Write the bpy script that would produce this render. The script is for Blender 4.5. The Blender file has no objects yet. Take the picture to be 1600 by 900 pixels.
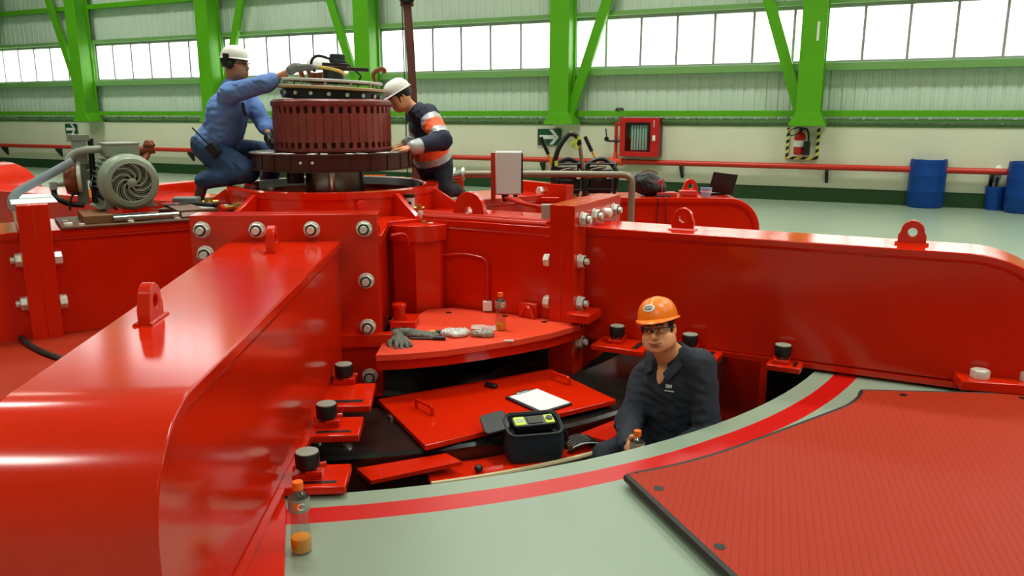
import bpy, bmesh, math, random
import numpy as np
from mathutils import Vector, Matrix, noise
random.seed(7)
SC = bpy.context.scene
COL = SC.collection
# ---------------------------------------------------------------- camera, sky, sun, lamps, exposure
PITCH = math.atan(273/1250.0)
CAMH = 1.55
cam = bpy.data.cameras.new('camera'); cam_o = bpy.data.objects.new('camera', cam); COL.objects.link(cam_o)
cam.sensor_width = 36; cam.lens = 36*1250/1600; cam.clip_start = .05; cam.clip_end = 200
cam_o.location = (0, 0, CAMH); cam_o.rotation_euler = (math.pi/2-PITCH, 0, 0)
SC.camera = cam_o
w = bpy.data.worlds.new('world'); SC.world = w; w.use_nodes = True
wn = w.node_tree.nodes; wl = w.node_tree.links
bg = wn['Background']
bg.inputs[0].default_value = (1.0, 1.0, .98, 1)   # flat overcast sky
bg.inputs[1].default_value = 5.2
SC.view_settings.view_transform = 'Standard'; SC.view_settings.look = 'None'
SC.view_settings.exposure = 0.37; SC.view_settings.gamma = 1; SC.view_settings.use_curve_mapping = False
HALL_YAW = math.radians(-25.547)
W0 = Vector((-15.478, 24.417, 0)); WU = Vector((.90223, -.43125, 0)); WN = Vector((-.43125, -.90223, 0))
WM = Matrix(((WU.x, WN.x, 0, W0.x), (WU.y, WN.y, 0, W0.y), (0, 0, 1, 0), (0, 0, 0, 1)))   # wall frame: s along, off into hall, z
LAMP_W = 138.0
def hall_lamp(s, off, wdt=2.6, hgt=.9):
    l = bpy.data.lights.new('high_bay_lamp', 'AREA'); l.shape = 'RECTANGLE'; l.size = wdt; l.size_y = hgt
    l.energy = LAMP_W; l.spread = math.radians(125); l.color = (.99, 1.0, .93)
    o = bpy.data.objects.new('high_bay_lamp', l); COL.objects.link(o)
    p = WM @ Vector((s, off, 8.35)); o.location = p; o.rotation_euler = (0, 0, HALL_YAW)
LAMPS = [(s, off) for s in (6, 13, 20, 27, 34) for off in (4.2, 10.2, 19.5)]
for s, off in LAMPS: hall_lamp(s, off)
# ---------------------------------------------------------------- helpers
def srgb(r, g, b):
    f = lambda c: (c/255/12.92) if c/255 <= .04045 else ((c/255+.055)/1.055)**2.4
    return (f(r), f(g), f(b), 1)
def mat(name, rgb, rough=.5, metal=0, spec=.5, noise_amt=0, noise_scale=8, bump=0, bump_scale=60, coat=0, emit=None):
    m = bpy.data.materials.new(name); m.use_nodes = True
    n = m.node_tree.nodes; l = m.node_tree.links; b = n['Principled BSDF']
    c = srgb(*rgb); b.inputs['Base Color'].default_value = c
    b.inputs['Roughness'].default_value = rough; b.inputs['Metallic'].default_value = metal
    b.inputs['Specular IOR Level'].default_value = spec
    if coat: b.inputs['Coat Weight'].default_value = coat; b.inputs['Coat Roughness'].default_value = .08
    if noise_amt or bump:
        tc = n.new('ShaderNodeTexCoord')
    if noise_amt:
        t = n.new('ShaderNodeTexNoise'); t.inputs['Scale'].default_value = noise_scale; t.inputs['Detail'].default_value = 6
        l.new(tc.outputs['Object'], t.inputs['Vector'])
        r = n.new('ShaderNodeValToRGB')
        r.color_ramp.elements[0].position = .3; r.color_ramp.elements[1].position = .7
        lo = tuple(x*(1-noise_amt) for x in c[:3])+(1,); hi = tuple(min(1, x*(1+noise_amt)) for x in c[:3])+(1,)
        r.color_ramp.elements[0].color = lo; r.color_ramp.elements[1].color = hi
        l.new(t.outputs['Fac'], r.inputs['Fac']); l.new(r.outputs['Color'], b.inputs['Base Color'])
    if bump:
        t2 = n.new('ShaderNodeTexNoise'); t2.inputs['Scale'].default_value = bump_scale; t2.inputs['Detail'].default_value = 4
        l.new(tc.outputs['Object'], t2.inputs['Vector'])
        bp = n.new('ShaderNodeBump'); bp.inputs['Strength'].default_value = bump; bp.inputs['Distance'].default_value = .01
        l.new(t2.outputs['Fac'], bp.inputs['Height']); l.new(bp.outputs['Normal'], b.inputs['Normal'])
    if emit: b.inputs['Emission Color'].default_value = srgb(*emit[:3]); b.inputs['Emission Strength'].default_value = emit[3]
    return m
def glassy(name, rgb, clear=.9, rough=.03):
    m = bpy.data.materials.new(name); m.use_nodes = True
    n = m.node_tree.nodes; l = m.node_tree.links; n.remove(n['Principled BSDF'])
    tr = n.new('ShaderNodeBsdfTransparent'); tr.inputs[0].default_value = srgb(*rgb)
    gl = n.new('ShaderNodeBsdfGlossy'); gl.inputs['Roughness'].default_value = rough
    fr = n.new('ShaderNodeFresnel'); fr.inputs[0].default_value = 1.45
    mm = n.new('ShaderNodeMath'); mm.operation = 'MULTIPLY_ADD'; mm.inputs[1].default_value = 1.0; mm.inputs[2].default_value = (1-clear)*.3
    l.new(fr.outputs[0], mm.inputs[0])
    mx = n.new('ShaderNodeMixShader'); l.new(mm.outputs[0], mx.inputs[0]); l.new(tr.outputs[0], mx.inputs[1]); l.new(gl.outputs[0], mx.inputs[2])
    bk = n.new('ShaderNodeNewGeometry'); inv = n.new('ShaderNodeMath'); inv.operation = 'SUBTRACT'; inv.inputs[0].default_value = 1; l.new(bk.outputs['Backfacing'], inv.inputs[1])
    m2 = n.new('ShaderNodeMath'); m2.operation = 'MULTIPLY'; l.new(mm.outputs[0], m2.inputs[0]); l.new(inv.outputs[0], m2.inputs[1]); l.new(m2.outputs[0], mx.inputs[0])
    l.new(mx.outputs[0], n['Material Output'].inputs['Surface'])
    return m
WMAT = {}
class MB:
    """collects shapes; build() links them as one mesh object"""
    def __init__(s, M=None): s.v = []; s.f = []; s.mi = []; s.M = M; s.cur = 0
    def add(s, vs, fs, L=None):
        b = len(s.v)
        for p in vs:
            p = Vector(p)
            if L is not None: p = L @ p
            if s.M is not None: p = s.M @ p
            s.v.append(p)
        for f in fs: s.f.append([b+i for i in f]); s.mi.append(s.cur)
        return s
    def box(s, c, d, rot=None):
        x, y, z = d[0]/2, d[1]/2, d[2]/2
        L = Matrix.Translation(Vector(c)) @ (rot.to_4x4() if rot is not None else Matrix())
        vs = [(-x,-y,-z),(x,-y,-z),(x,y,-z),(-x,y,-z),(-x,-y,z),(x,-y,z),(x,y,z),(-x,y,z)]
        return s.add(vs, [(0,3,2,1),(4,5,6,7),(0,1,5,4),(1,2,6,5),(2,3,7,6),(3,0,4,7)], L)
    def box2(s, a, b): return s.box([(a[i]+b[i])/2 for i in range(3)], [abs(b[i]-a[i]) for i in range(3)])
    def prism(s, poly, z0, z1, L=None):
        n = len(poly); A = sum(poly[i][0]*poly[(i+1)%n][1]-poly[(i+1)%n][0]*poly[i][1] for i in range(n))
        if A < 0: poly = poly[::-1]
        vs = [(p[0], p[1], z0) for p in poly]+[(p[0], p[1], z1) for p in poly]
        fs = [tuple(range(n-1, -1, -1)), tuple(range(n, 2*n))]+[(i, (i+1)%n, n+(i+1)%n, n+i) for i in range(n)]
        return s.add(vs, fs, L)
    def holed(s, outer, inner, z0, z1, L=None):
        """plate with a hole: outer and inner are point lists of equal length, counter-clockwise"""
        n = len(outer)
        vs = [(p[0], p[1], z0) for p in outer]+[(p[0], p[1], z1) for p in outer]+[(p[0], p[1], z0) for p in inner]+[(p[0], p[1], z1) for p in inner]
        fs = []
        for i in range(n):
            j = (i+1) % n
            fs += [(i, j, n+j, n+i), (2*n+j, 2*n+i, 3*n+i, 3*n+j), (n+i, n+j, 3*n+j, 3*n+i), (j, i, 2*n+i, 2*n+j)]
        return s.add(vs, fs, L)
    def cyl(s, a, b, r0, r1=None, seg=20, caps=True):
        r1 = r0 if r1 is None else r1
        a = Vector(a); b = Vector(b); d = (b-a).normalized()
        u = d.orthogonal().normalized(); v = d.cross(u)
        vs = []
        for c, r in ((a, r0), (b, r1)):
            for i in range(seg):
                t = 2*math.pi*i/seg; vs.append(c+(u*math.cos(t)+v*math.sin(t))*r)
        fs = [(i, (i+1)%seg, seg+(i+1)%seg, seg+i) for i in range(seg)]
        if caps: fs += [tuple(range(seg-1, -1, -1)), tuple(range(seg, 2*seg))]
        return s.add(vs, fs)
    def tube(s, pts, r, seg=10, closed=False, flat=None):
        pts = [Vector(p) for p in pts]; n = len(pts); rs = r if isinstance(r, (list, tuple)) else [r]*n
        vs = []; pu = None
        for i, p in enumerate(pts):
            if closed: d = pts[(i+1)%n]-pts[i-1]
            else: d = pts[min(i+1, n-1)]-pts[max(i-1, 0)]
            d.normalize()
            u = (pu-d*pu.dot(d)) if pu is not None else d.orthogonal()
            if u.length < 1e-5: u = d.orthogonal()
            u.normalize(); pu = u; v = d.cross(u)
            for k in range(seg):
                t = 2*math.pi*k/seg; vs.append(p+(u*math.cos(t)+v*math.sin(t))*rs[i])
        fs = []
        for i in range(n if closed else n-1):
            j = (i+1) % n
            fs += [(i*seg+k, i*seg+(k+1)%seg, j*seg+(k+1)%seg, j*seg+k) for k in range(seg)]
        if not closed: fs += [tuple(range(seg-1, -1, -1)), tuple((n-1)*seg+k for k in range(seg))]
        return s.add(vs, fs)
    def lathe(s, prof, c=(0,0,0), axis=(0,0,1), seg=32, a0=0, a1=2*math.pi):
        ax = Vector(axis).normalized(); u = ax.orthogonal().normalized() if abs(ax.z) < .999 else Vector((1,0,0)); v = ax.cross(u); c = Vector(c)
        full = abs(a1-a0-2*math.pi) < 1e-6; ns = seg if full else seg+1; vs = []; n = len(prof)
        for r, h in prof:
            for k in range(ns):
                t = a0+(a1-a0)*k/seg; vs.append(c+ax*h+(u*math.cos(t)+v*math.sin(t))*max(r, 1e-5))
        fs = []
        for i in range(n-1):
            for k in range(seg if full else seg):
                k2 = (k+1) % ns; fs.append((i*ns+k, i*ns+k2, (i+1)*ns+k2, (i+1)*ns+k))
        return s.add(vs, fs)
    def ball(s, c, r, seg=16, rings=10, L=None):
        r = (r, r, r) if not isinstance(r, (list, tuple)) else r
        vs = []; fs = []
        for i in range(rings+1):
            p = math.pi*i/rings
            for k in range(seg):
                t = 2*math.pi*k/seg
                q = Vector((r[0]*math.sin(p)*math.cos(t), r[1]*math.sin(p)*math.sin(t), -r[2]*math.cos(p)))
                if L is not None: q = L @ q
                vs.append(Vector(c)+q)
        for i in range(rings):
            for k in range(seg): fs.append((i*seg+k, i*seg+(k+1)%seg, (i+1)*seg+(k+1)%seg, (i+1)*seg+k))
        return s.add(vs, fs)
    def nut(s, a, d, r, h, phase=0):
        a = Vector(a); d = Vector(d).normalized(); u = d.orthogonal().normalized(); v = d.cross(u); vs = []
        for hh, rr in ((0, r), (h*.86, r), (h, r*.9)):
            for i in range(6):
                t = phase+math.pi*i/3; vs.append(a+d*hh+(u*math.cos(t)+v*math.sin(t))*rr)
        fs = [(5,4,3,2,1,0), (12,13,14,15,16,17)]
        for q in (0, 6): fs += [(q+i, q+(i+1)%6, q+6+(i+1)%6, q+6+i) for i in range(6)]
        return s.add(vs, fs)
    def build(s, name, m, parent=None, bevel=0, smooth=35, seg=2, label=None):
        return link_mesh(name, s.v, s.f, m, parent, bevel, smooth, seg, label, s.mi)
def link_mesh(name, verts, faces, m, parent=None, bevel=0, smooth=35, seg=2, label=None, mi=None):
    if parent is not None: Wm = WMAT[parent.name]
    else:
        xs = [p[0] for p in verts]; ys = [p[1] for p in verts]; zs = [p[2] for p in verts]
        Wm = Matrix.Translation(((min(xs)+max(xs))/2, (min(ys)+max(ys))/2, min(zs)))
    inv = Wm.inverted()
    me = bpy.data.meshes.new(name); me.from_pydata([tuple(inv @ Vector(p)) for p in verts], [], faces)
    ms = m if isinstance(m, (list, tuple)) else [m]
    for q in ms: me.materials.append(q)
    if mi is not None and len(ms) > 1: me.polygons.foreach_set('material_index', mi)
    bm = bmesh.new(); bm.from_mesh(me); bmesh.ops.recalc_face_normals(bm, faces=bm.faces[:]); bm.to_mesh(me); bm.free()
    if smooth:
        me.polygons.foreach_set('use_smooth', [True]*len(me.polygons)); me.set_sharp_from_angle(angle=math.radians(smooth))
    me.update()
    o = bpy.data.objects.new(name, me); COL.objects.link(o)
    if parent is not None: o.parent = parent
    else: o.matrix_world = Wm
    WMAT[o.name] = Wm
    if bevel:
        b = o.modifiers.new('bevel', 'BEVEL'); b.width = bevel; b.segments = seg; b.limit_method = 'ANGLE'; b.angle_limit = math.radians(40)
    if label: o['label'] = label
    return o
def tag(o, label, cat, group=None, kind=None):
    o['label'] = label; o['category'] = cat
    if group: o['group'] = group
    if kind: o['kind'] = kind
    return o
def thing(name, label, cat, loc, rz=0, group=None):
    o = bpy.data.objects.new(name, None); COL.objects.link(o); o.empty_display_size = .1
    M = Matrix.Translation(Vector(loc)) @ Matrix.Rotation(rz, 4, 'Z'); o.matrix_world = M; WMAT[o.name] = M
    return tag(o, label, cat, group)
def struct(o, label=None):
    o['kind'] = 'structure'
    if label: o['label'] = label
    return o
def dup(root, loc, rz, label, group=None):
    """copy of a thing with copies of its parts and sub-parts"""
    r = root.copy(); COL.objects.link(r); r.matrix_world = Matrix.Translation(Vector(loc)) @ Matrix.Rotation(rz, 4, 'Z'); r['label'] = label
    if group: r['group'] = group
    WMAT[r.name] = r.matrix_world.copy()
    for ch in list(root.children):
        c = ch.copy(); COL.objects.link(c); c.parent = r; WMAT[c.name] = WMAT[r.name]
        for g in list(ch.children):
            d = g.copy(); COL.objects.link(d); d.parent = c; WMAT[d.name] = WMAT[r.name]
    return r
def spline(pts, n=8):
    """smooth curve through points"""
    P = [Vector(p) for p in pts]; out = []
    for i in range(len(P)-1):
        p0 = P[max(i-1, 0)]; p1 = P[i]; p2 = P[i+1]; p3 = P[min(i+2, len(P)-1)]
        for k in range(n):
            t = k/n
            out.append(.5*((2*p1)+(p2-p0)*t+(2*p0-5*p1+4*p2-p3)*t*t+(3*p1-p0-3*p2+p3)*t**3))
    return out+[P[-1]]
def bend(pts, r=.08, n=6):
    """polyline with rounded corners, as bent pipe"""
    P = [Vector(p) for p in pts]; out = [P[0]]
    for i in range(1, len(P)-1):
        a = (P[i-1]-P[i]); b = (P[i+1]-P[i]); q = min(r, a.length*.49, b.length*.49)
        A = P[i]+a.normalized()*q; B = P[i]+b.normalized()*q
        for k in range(n+1):
            t = k/n; out.append(A*(1-t)**2+P[i]*2*t*(1-t)+B*t*t)
    return out+[P[-1]]
# ---------------------------------------------------------------- materials
RED = mat('red_enamel', (208, 34, 4), rough=.15, spec=.5, noise_amt=.06, noise_scale=3, bump=.006, bump_scale=5)
RED2 = mat('red_plate_paint', (230, 72, 42), rough=.42, spec=.4, noise_amt=.06, noise_scale=4)
DARKRED = mat('dark_red_varnish', (136, 54, 46), rough=.33, noise_amt=.15, noise_scale=14)
MAROON = mat('maroon_paint', (66, 20, 13), rough=.35)
PIPERED = mat('fire_red_paint', (196, 40, 18), rough=.35)
GREEN = mat('lime_green_paint', (88, 168, 16), rough=.38, noise_amt=.04, noise_scale=2)
GREEN2 = mat('pale_green_paint', (120, 168, 96), rough=.45)
PANEL = mat('pale_green_cladding', (206, 222, 208), rough=.5, noise_amt=.04, noise_scale=1.5)
CREAM = mat('cream_wall_paint', (220, 222, 196), rough=.6, noise_amt=.03, noise_scale=1)
DKGREEN = mat('dark_green_paint', (24, 62, 26), rough=.4)
ZINC = mat('galvanised_steel', (222, 224, 212), rough=.35, metal=.35)
STEEL = mat('bright_steel', (176, 178, 172), rough=.22, metal=1)
DSTEEL = mat('dark_steel', (70, 72, 70), rough=.35, metal=.9)
BLACK = mat('black_plastic', (14, 15, 16), rough=.4)
RUBBER = mat('black_rubber', (30, 32, 28), rough=.6)
BLKMET = mat('black_gloss_paint', (18, 22, 20), rough=.22, noise_amt=.3, noise_scale=5)
GREYP = mat('grey_paint', (150, 156, 142), rough=.45)
MOTORG = mat('grey_green_motor_paint', (138, 150, 130), rough=.4)
LGREY = mat('light_grey_paint', (206, 212, 208), rough=.4)
WHITE = mat('white_paint', (232, 232, 226), rough=.4)
PAPER = mat('white_paper', (230, 232, 234), rough=.8)
ALU = mat('aluminium', (190, 194, 198), rough=.35, metal=.6)
BLUE = mat('blue_barrel_plastic', (4, 62, 138), rough=.42, spec=.3)
YELLOW = mat('yellow_paint', (232, 176, 20), rough=.4)
LIME = mat('fluorescent_green', (196, 226, 70), rough=.5)
ORANGE = mat('orange_plastic', (250, 110, 20), rough=.35)
COPPER = mat('copper', (190, 110, 70), rough=.35, metal=.9)
BRASS = mat('brass', (190, 160, 90), rough=.35, metal=.9)
BRONZE = mat('bronze_brown', (128, 66, 30), rough=.4, metal=.3)
PIPEG = mat('grey_brown_pipe', (142, 132, 112), rough=.45, metal=.3)
BEIGE = mat('beige_edge', (196, 180, 140), rough=.6)
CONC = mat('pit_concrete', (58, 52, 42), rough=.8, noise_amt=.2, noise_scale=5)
GLASS = glassy('window_glass', (250, 252, 252))
CLEAR = glassy('clear_plastic', (236, 238, 236), .75, .08)
LIQUID = mat('orange_drink', (240, 150, 20), rough=.15)
# ---------------------------------------------------------------- hall shell
PC = Vector((-1.345, 6.952, 0)); PR = 3.92          # the round pit
def floor_mat():
    m = bpy.data.materials.new('pale_epoxy_floor'); m.use_nodes = True
    n = m.node_tree.nodes; l = m.node_tree.links; b = n['Principled BSDF']
    g = n.new('ShaderNodeNewGeometry'); sub = n.new('ShaderNodeVectorMath'); sub.operation = 'SUBTRACT'; sub.inputs[1].default_value = PC
    l.new(g.outputs['Position'], sub.inputs[0])
    mul = n.new('ShaderNodeVectorMath'); mul.operation = 'MULTIPLY'; mul.inputs[1].default_value = (1, 1, 0); l.new(sub.outputs[0], mul.inputs[0])
    ln = n.new('ShaderNodeVectorMath'); ln.operation = 'LENGTH'; l.new(mul.outputs[0], ln.inputs[0])
    nz = n.new('ShaderNodeTexNoise'); nz.inputs['Scale'].default_value = 2.2; nz.inputs['Detail'].default_value = 5
    l.new(g.outputs['Position'], nz.inputs['Vector'])
    nm = n.new('ShaderNodeMath'); nm.operation = 'MULTIPLY_ADD'; nm.inputs[1].default_value = .014; nm.inputs[2].default_value = -.007
    l.new(nz.outputs['Fac'], nm.inputs[0])
    ad = n.new('ShaderNodeMath'); ad.operation = 'ADD'; l.new(ln.outputs['Value'], ad.inputs[0]); l.new(nm.outputs[0], ad.inputs[1])
    def cmp(v, op):
        c = n.new('ShaderNodeMath'); c.operation = op; c.inputs[1].default_value = v; l.new(ad.outputs[0], c.inputs[0]); return c
    a = cmp(PR+.115, 'GREATER_THAN'); c = cmp(PR+.24, 'LESS_THAN'); k = n.new('ShaderNodeMath'); k.operation = 'MULTIPLY'
    l.new(a.outputs[0], k.inputs[0]); l.new(c.outputs[0], k.inputs[1])
    nz2 = n.new('ShaderNodeTexNoise'); nz2.inputs['Scale'].default_value = .7; nz2.inputs['Detail'].default_value = 4; l.new(g.outputs['Position'], nz2.inputs['Vector'])
    r = n.new('ShaderNodeValToRGB'); r.color_ramp.elements[0].color = srgb(134, 152, 132); r.color_ramp.elements[1].color = srgb(144, 162, 141)
    l.new(nz2.outputs['Fac'], r.inputs[0])
    mx = n.new('ShaderNodeMixRGB'); mx.inputs[2].default_value = srgb(196, 16, 12)
    l.new(k.outputs[0], mx.inputs[0]); l.new(r.outputs[0], mx.inputs[1]); l.new(mx.outputs[0], b.inputs['Base Color'])
    b.inputs['Roughness'].default_value = .3; b.inputs['Specular IOR Level'].default_value = .5
    return m
FLOOR = floor_mat()
S0, S1, OFF1, HT = -9.0, 41.0, 27.0, 9.0
b = MB()
N_ = 144; ring = []; outr = []
cor = [WM @ Vector(p) for p in ((S0, 0, 0), (S1, 0, 0), (S1, OFF1, 0), (S0, OFF1, 0))]
for i in range(N_):
    t = 2*math.pi*i/N_; d = Vector((math.cos(t), math.sin(t), 0)); ring.append(PC+d*PR)
    best = 1e9
    for j in range(4):
        A = cor[j]-PC; B = cor[(j+1)%4]-PC; e = B-A; den = d.x*e.y-d.y*e.x
        if abs(den) < 1e-9: continue
        q = (A.x*e.y-A.y*e.x)/den
        if q > 0: best = min(best, q)
    outr.append(PC+d*best)
vs = ring+[PC+(p-PC)*1.12 for p in ring]+outr; fs = []
for i in range(N_):
    j = (i+1) % N_
    fs += [(i, j, N_+j, N_+i), (N_+i, N_+j, 2*N_+j, 2*N_+i)]
b.add(vs, fs)
# edge of the slab going down to the pit
b.add([p for p in ring]+[p-Vector((0, 0, .16)) for p in ring], [(i, N_+i, N_+(i+1)%N_, (i+1)%N_) for i in range(N_)])
struct(b.build('floor', FLOOR), 'pale grey epoxy floor with a red ring painted round the open pit')
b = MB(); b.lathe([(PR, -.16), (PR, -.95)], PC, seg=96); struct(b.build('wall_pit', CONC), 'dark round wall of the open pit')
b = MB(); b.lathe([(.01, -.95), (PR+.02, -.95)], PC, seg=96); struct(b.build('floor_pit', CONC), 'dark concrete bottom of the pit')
FARWALL = mat('grey_green_sheet', (176, 190, 172), rough=.6)
for nm, a, c in (('wall_left', (S0, 0), (S0, OFF1)), ('wall_right', (S1, 0), (S1, OFF1)), ('wall_front', (S0, OFF1), (S1, OFF1))):
    b = MB(WM); dx = .2 if a[0] == c[0] else 0; dy = .2 if a[1] == c[1] else 0
    sg = -1 if nm == 'wall_left' else 1
    b.box2((a[0], a[1], 0), (c[0]+dx*sg, c[1]+dy, HT)); struct(b.build(nm, FARWALL))
b = MB(WM); b.box2((S0, -.3, HT), (S1, OFF1+.2, HT+.2)); struct(b.build('ceiling', FARWALL), 'pale metal ceiling of the hall, out of view')
# back wall: masonry below, ribbed sheet with a window strip above
b = MB(WM); b.box2((S0, -.3, 0), (S1, 0, 1.31)); struct(b.build('wall_back', CREAM), 'cream lower masonry wall at the back of the hall')
b = MB(WM); b.box2((S0, 0, 0), (S1, .012, .25)); struct(b.build('baseboard_back', DKGREEN), 'dark green painted band along the foot of the cream wall')
def ribbed(b, s0, s1, z0, z1, off=-.10):
    pitch = .205; n = int((s1-s0)/pitch)+1; pr = [(0, 0), (.055, 0), (.07, -.018), (.1, -.018), (.115, 0), (.16, 0), (.165, -.005), (.175, -.005), (.18, 0)]
    P = []
    for i in range(n):
        for x, y in pr:
            if s0+i*pitch+x < s1: P.append((s0+i*pitch+x, off+y))
    P.append((s1, off)); m = len(P)
    b.add([(p[0], p[1], z0) for p in P]+[(p[0], p[1], z1) for p in P], [(i, i+1, m+i+1, m+i) for i in range(m-1)])
    b.box2((s0, off-.08, z0), (s1, off-.03, z1))
COLS = [-4.71, -.09, 4.53, 9.15, 13.77, 18.39, 23.01, 27.63, 32.25, 36.87]
ZS, ZT = 2.40, 3.38
b = MB(WM); ribbed(b, S0, S1, 1.31, ZS); struct(b.build('wall_cladding_low', PANEL), 'pale green ribbed sheet below the windows')
UZ, UT = 6.0, 7.1      # upper window strip, above the frame, seen only in reflections
b = MB(WM); ribbed(b, S0, S1, ZT, UZ); ribbed(b, S0, S1, UT, HT); struct(b.build('wall_cladding_high', PANEL), 'pale green ribbed sheet above the windows')
b = MB(WM)
for c in COLS:
    for za, zb in ((ZS, ZT), (UZ, UT)): b.box2((c-.1, -.18, za), (c+.1, -.06, zb))
for za, zb in ((ZS, ZT), (UZ, UT)): b.box2((S0, -.18, za), (COLS[0]-.1, -.06, zb)); b.box2((COLS[-1]+.1, -.18, za), (S1, -.06, zb))
struct(b.build('wall_cladding_pier', PANEL), 'narrow sheet strips between the windows behind the columns')
for W_i, (ZS_, ZT_) in enumerate(((ZS, ZT), (UZ, UT))):
  for i in range(len(COLS)-1):
      a, c = COLS[i]+.1, COLS[i+1]-.1
      f = MB(WM)
      f.box2((a, -.17, ZS_), (c, -.09, ZS_+.05)); f.box2((a, -.17, ZT_-.06), (c, -.09, ZT_)); f.box2((a, -.17, ZS_), (a+.05, -.09, ZT_)); f.box2((c-.05, -.17, ZS_), (c, -.09, ZT_))
      wo = f.build('window_%d' % (i+1+20*W_i), ALU); struct(wo)
      g = MB(WM); g.box2((a, -.135, ZS_), (c, -.129, ZT_)); pn = g.build('pane', GLASS, wo)
      for k in range(1, 7):
          x = COLS[i]+.1+(COLS[i+1]-COLS[i]-.2)*(k-.06)/6.35
          if x < c-.1:
              q = MB(WM); q.box2((x-.022, -.165, ZS_), (x+.022, -.095, ZT_)); q.build('mullion', ALU, wo)
# horizontal rails on the wall
def rail(nm, m, z0, z1, o0, o1, lab):
    b = MB(WM); b.box2((S0, o0, z0), (S1, o1, z1)); struct(b.build(nm, m, bevel=.006), lab)
rail('trim_1', GREEN, 1.49, 1.60, -.02, .12, 'bright green steel rail at the foot of the ribbed sheet')
rail('trim_2', GREEN2, 2.27, 2.40, -.09, .10, 'green steel rail along the window sills')
rail('trim_3', GREEN2, 3.38, 3.46, -.09, .06, 'pale green steel rail along the window heads')
rail('trim_4', GREEN, 4.24, 4.36, -.09, .10, 'green steel rail above the windows')
b = MB(WM); b.tube([(S0, .04, 1.42), (S1, .04, 1.42)], .022)
for k in range(60): b.box((S0+.5+k*.82, .03, 1.42), (.03, .05, .09))
struct(b.build('trim_5', GREEN2), 'thin green conduit with clips under the bright green rail')
b = MB(WM); b.box2((S0, -.1, 1.31), (S1, -.02, 1.335)); struct(b.build('trim_6', GREEN2))
# steel columns with their plinths and braces
NMC = {4.53: 'leftmost of the tall columns fully in view, above the small exit arrow', 9.15: 'behind the worker in the blue shirt', 13.77: 'behind the brown rotor',
       18.39: 'above the large exit arrow sign', 23.01: 'above the fire extinguisher'}
for c in COLS:
    p = WM @ Vector((c, .25, 1.31)); t = thing('steel_column', 'bright green steel column '+NMC.get(c, 'of the back wall, out of view at s %.0f' % c), 'column', p, HALL_YAW, 'green columns of the back wall')
    if c not in NMC: t['label'] = 'bright green steel column of the back wall beyond the ' + ('left' if c < 4 else 'right') + ' edge of view'
    b = MB(WM)
    b.box2((c-.2, .08, 1.5), (c+.2, .11, HT)); b.box2((c-.2, .45, 1.5), (c+.2, .48, HT)); b.box2((c-.2, .1, 1.5), (c-.17, .46, HT)); b.box2((c+.13, .1, 1.5), (c+.16, .46, HT))
    b.build('shaft', GREEN, t, bevel=.004)
    b = MB(WM); b.prism([(c-.3, 1.335), (c+.3, 1.335), (c+.3, 1.37), (c+.2, 1.56), (c-.2, 1.56), (c-.3, 1.37)], -.5, -.06, Matrix(((1,0,0,0),(0,0,-1,0),(0,1,0,0),(0,0,0,1))))
    b.build('base_plate', GREEN, t, bevel=.004)
    q = MB(WM); q.box2((c-.28, 0, 1.27), (c+.28, .03, 1.335)); struct(q.build('trim_%d' % (10+COLS.index(c)), CREAM), 'cream pier under a green column')
BR = []
for c0, c1 in ((-.09, 4.53), (9.15, 13.77), (18.39, 23.01)):
    mid = (c0+c1)/2
    for sgn, ca in ((1, c0), (-1, c1)):
        a = Vector((ca+sgn*.14, .2, 1.52)); e = Vector((mid-sgn*.1, .2, 7.6))
        t = WM @ a; b = MB(WM); d = (e-a).normalized(); L = (e-a).length
        M = Matrix.Translation((a+e)/2) @ Vector((0, 0, 1)).rotation_difference(d).to_matrix().to_4x4()
        b.box((0, 0, 0), (.19, .1, L)); b.v = [WM @ (M @ (WM.inverted() @ v)) for v in b.v]
        o = b.build('diagonal_brace', GREEN, bevel=.006)
        tag(o, 'green diagonal brace rising to the %s from the column %s' % ('right' if sgn > 0 else 'left', {4.53: 'above the small exit arrow', 9.15: 'behind the blue shirt', 13.77: 'behind the rotor', 18.39: 'above the large arrow sign', 23.01: 'above the extinguisher'}.get(ca, 'at the left edge')), 'brace', 'green diagonal braces')
# what stands outside the windows
SHEET = mat('white_siding', (236, 236, 232), rough=.5)
b = MB(WM)
for k in range(34): b.box2((13.6, -9, -1+k*.28), (22.4, -9.2, -1+k*.28+.262))
b.box2((13.6, -9.03, -1), (22.4, -9.3, 8.5))
o = b.build('siding_building', SHEET, bevel=.01); tag(o, 'white neighbouring building with horizontal siding seen through the windows between two braces', 'building')
b = MB(WM)
for k in range(34): b.box2((-30, -9, -1+k*.28), (-1.5, -9.2, -1+k*.28+.262))
b.box2((-30, -9.03, -1), (-1.5, -9.3, 8.5))
o = b.build('siding_building', SHEET, bevel=.01); tag(o, 'white neighbouring building with horizontal siding seen through the windows behind the blue shirt', 'building')
b = MB(WM); vs = []; nx, nz = 120, 24
for i in range(nx):
    for j in range(nz):
        s = -45+i*.95; z = -1.2+j*.62; vs.append((s, -13-j*.35+1.1*noise.noise((s*.5, z*.6, 3))+.35*noise.noise((s*2.1, z*2.2, 9)), z))
b.add(vs, [(i*nz+j, (i+1)*nz+j, (i+1)*nz+j+1, i*nz+j+1) for i in range(nx-1) for j in range(nz-1)])
o = b.build('rock_slope', mat('pale_rock', (236, 232, 224), rough=.9, noise_amt=.16, noise_scale=2.5), smooth=60); tag(o, 'pale bare rock slope rising outside the windows', 'slope')
b = MB(WM); b.box2((-30, -60, -1.3), (60, -.3, -1.1)); o = b.build('outside_yard', mat('pale_ground', (206, 204, 196), rough=.8)); o['kind'] = 'structure'; o['label'] = 'pale yard outside the hall'
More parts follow.
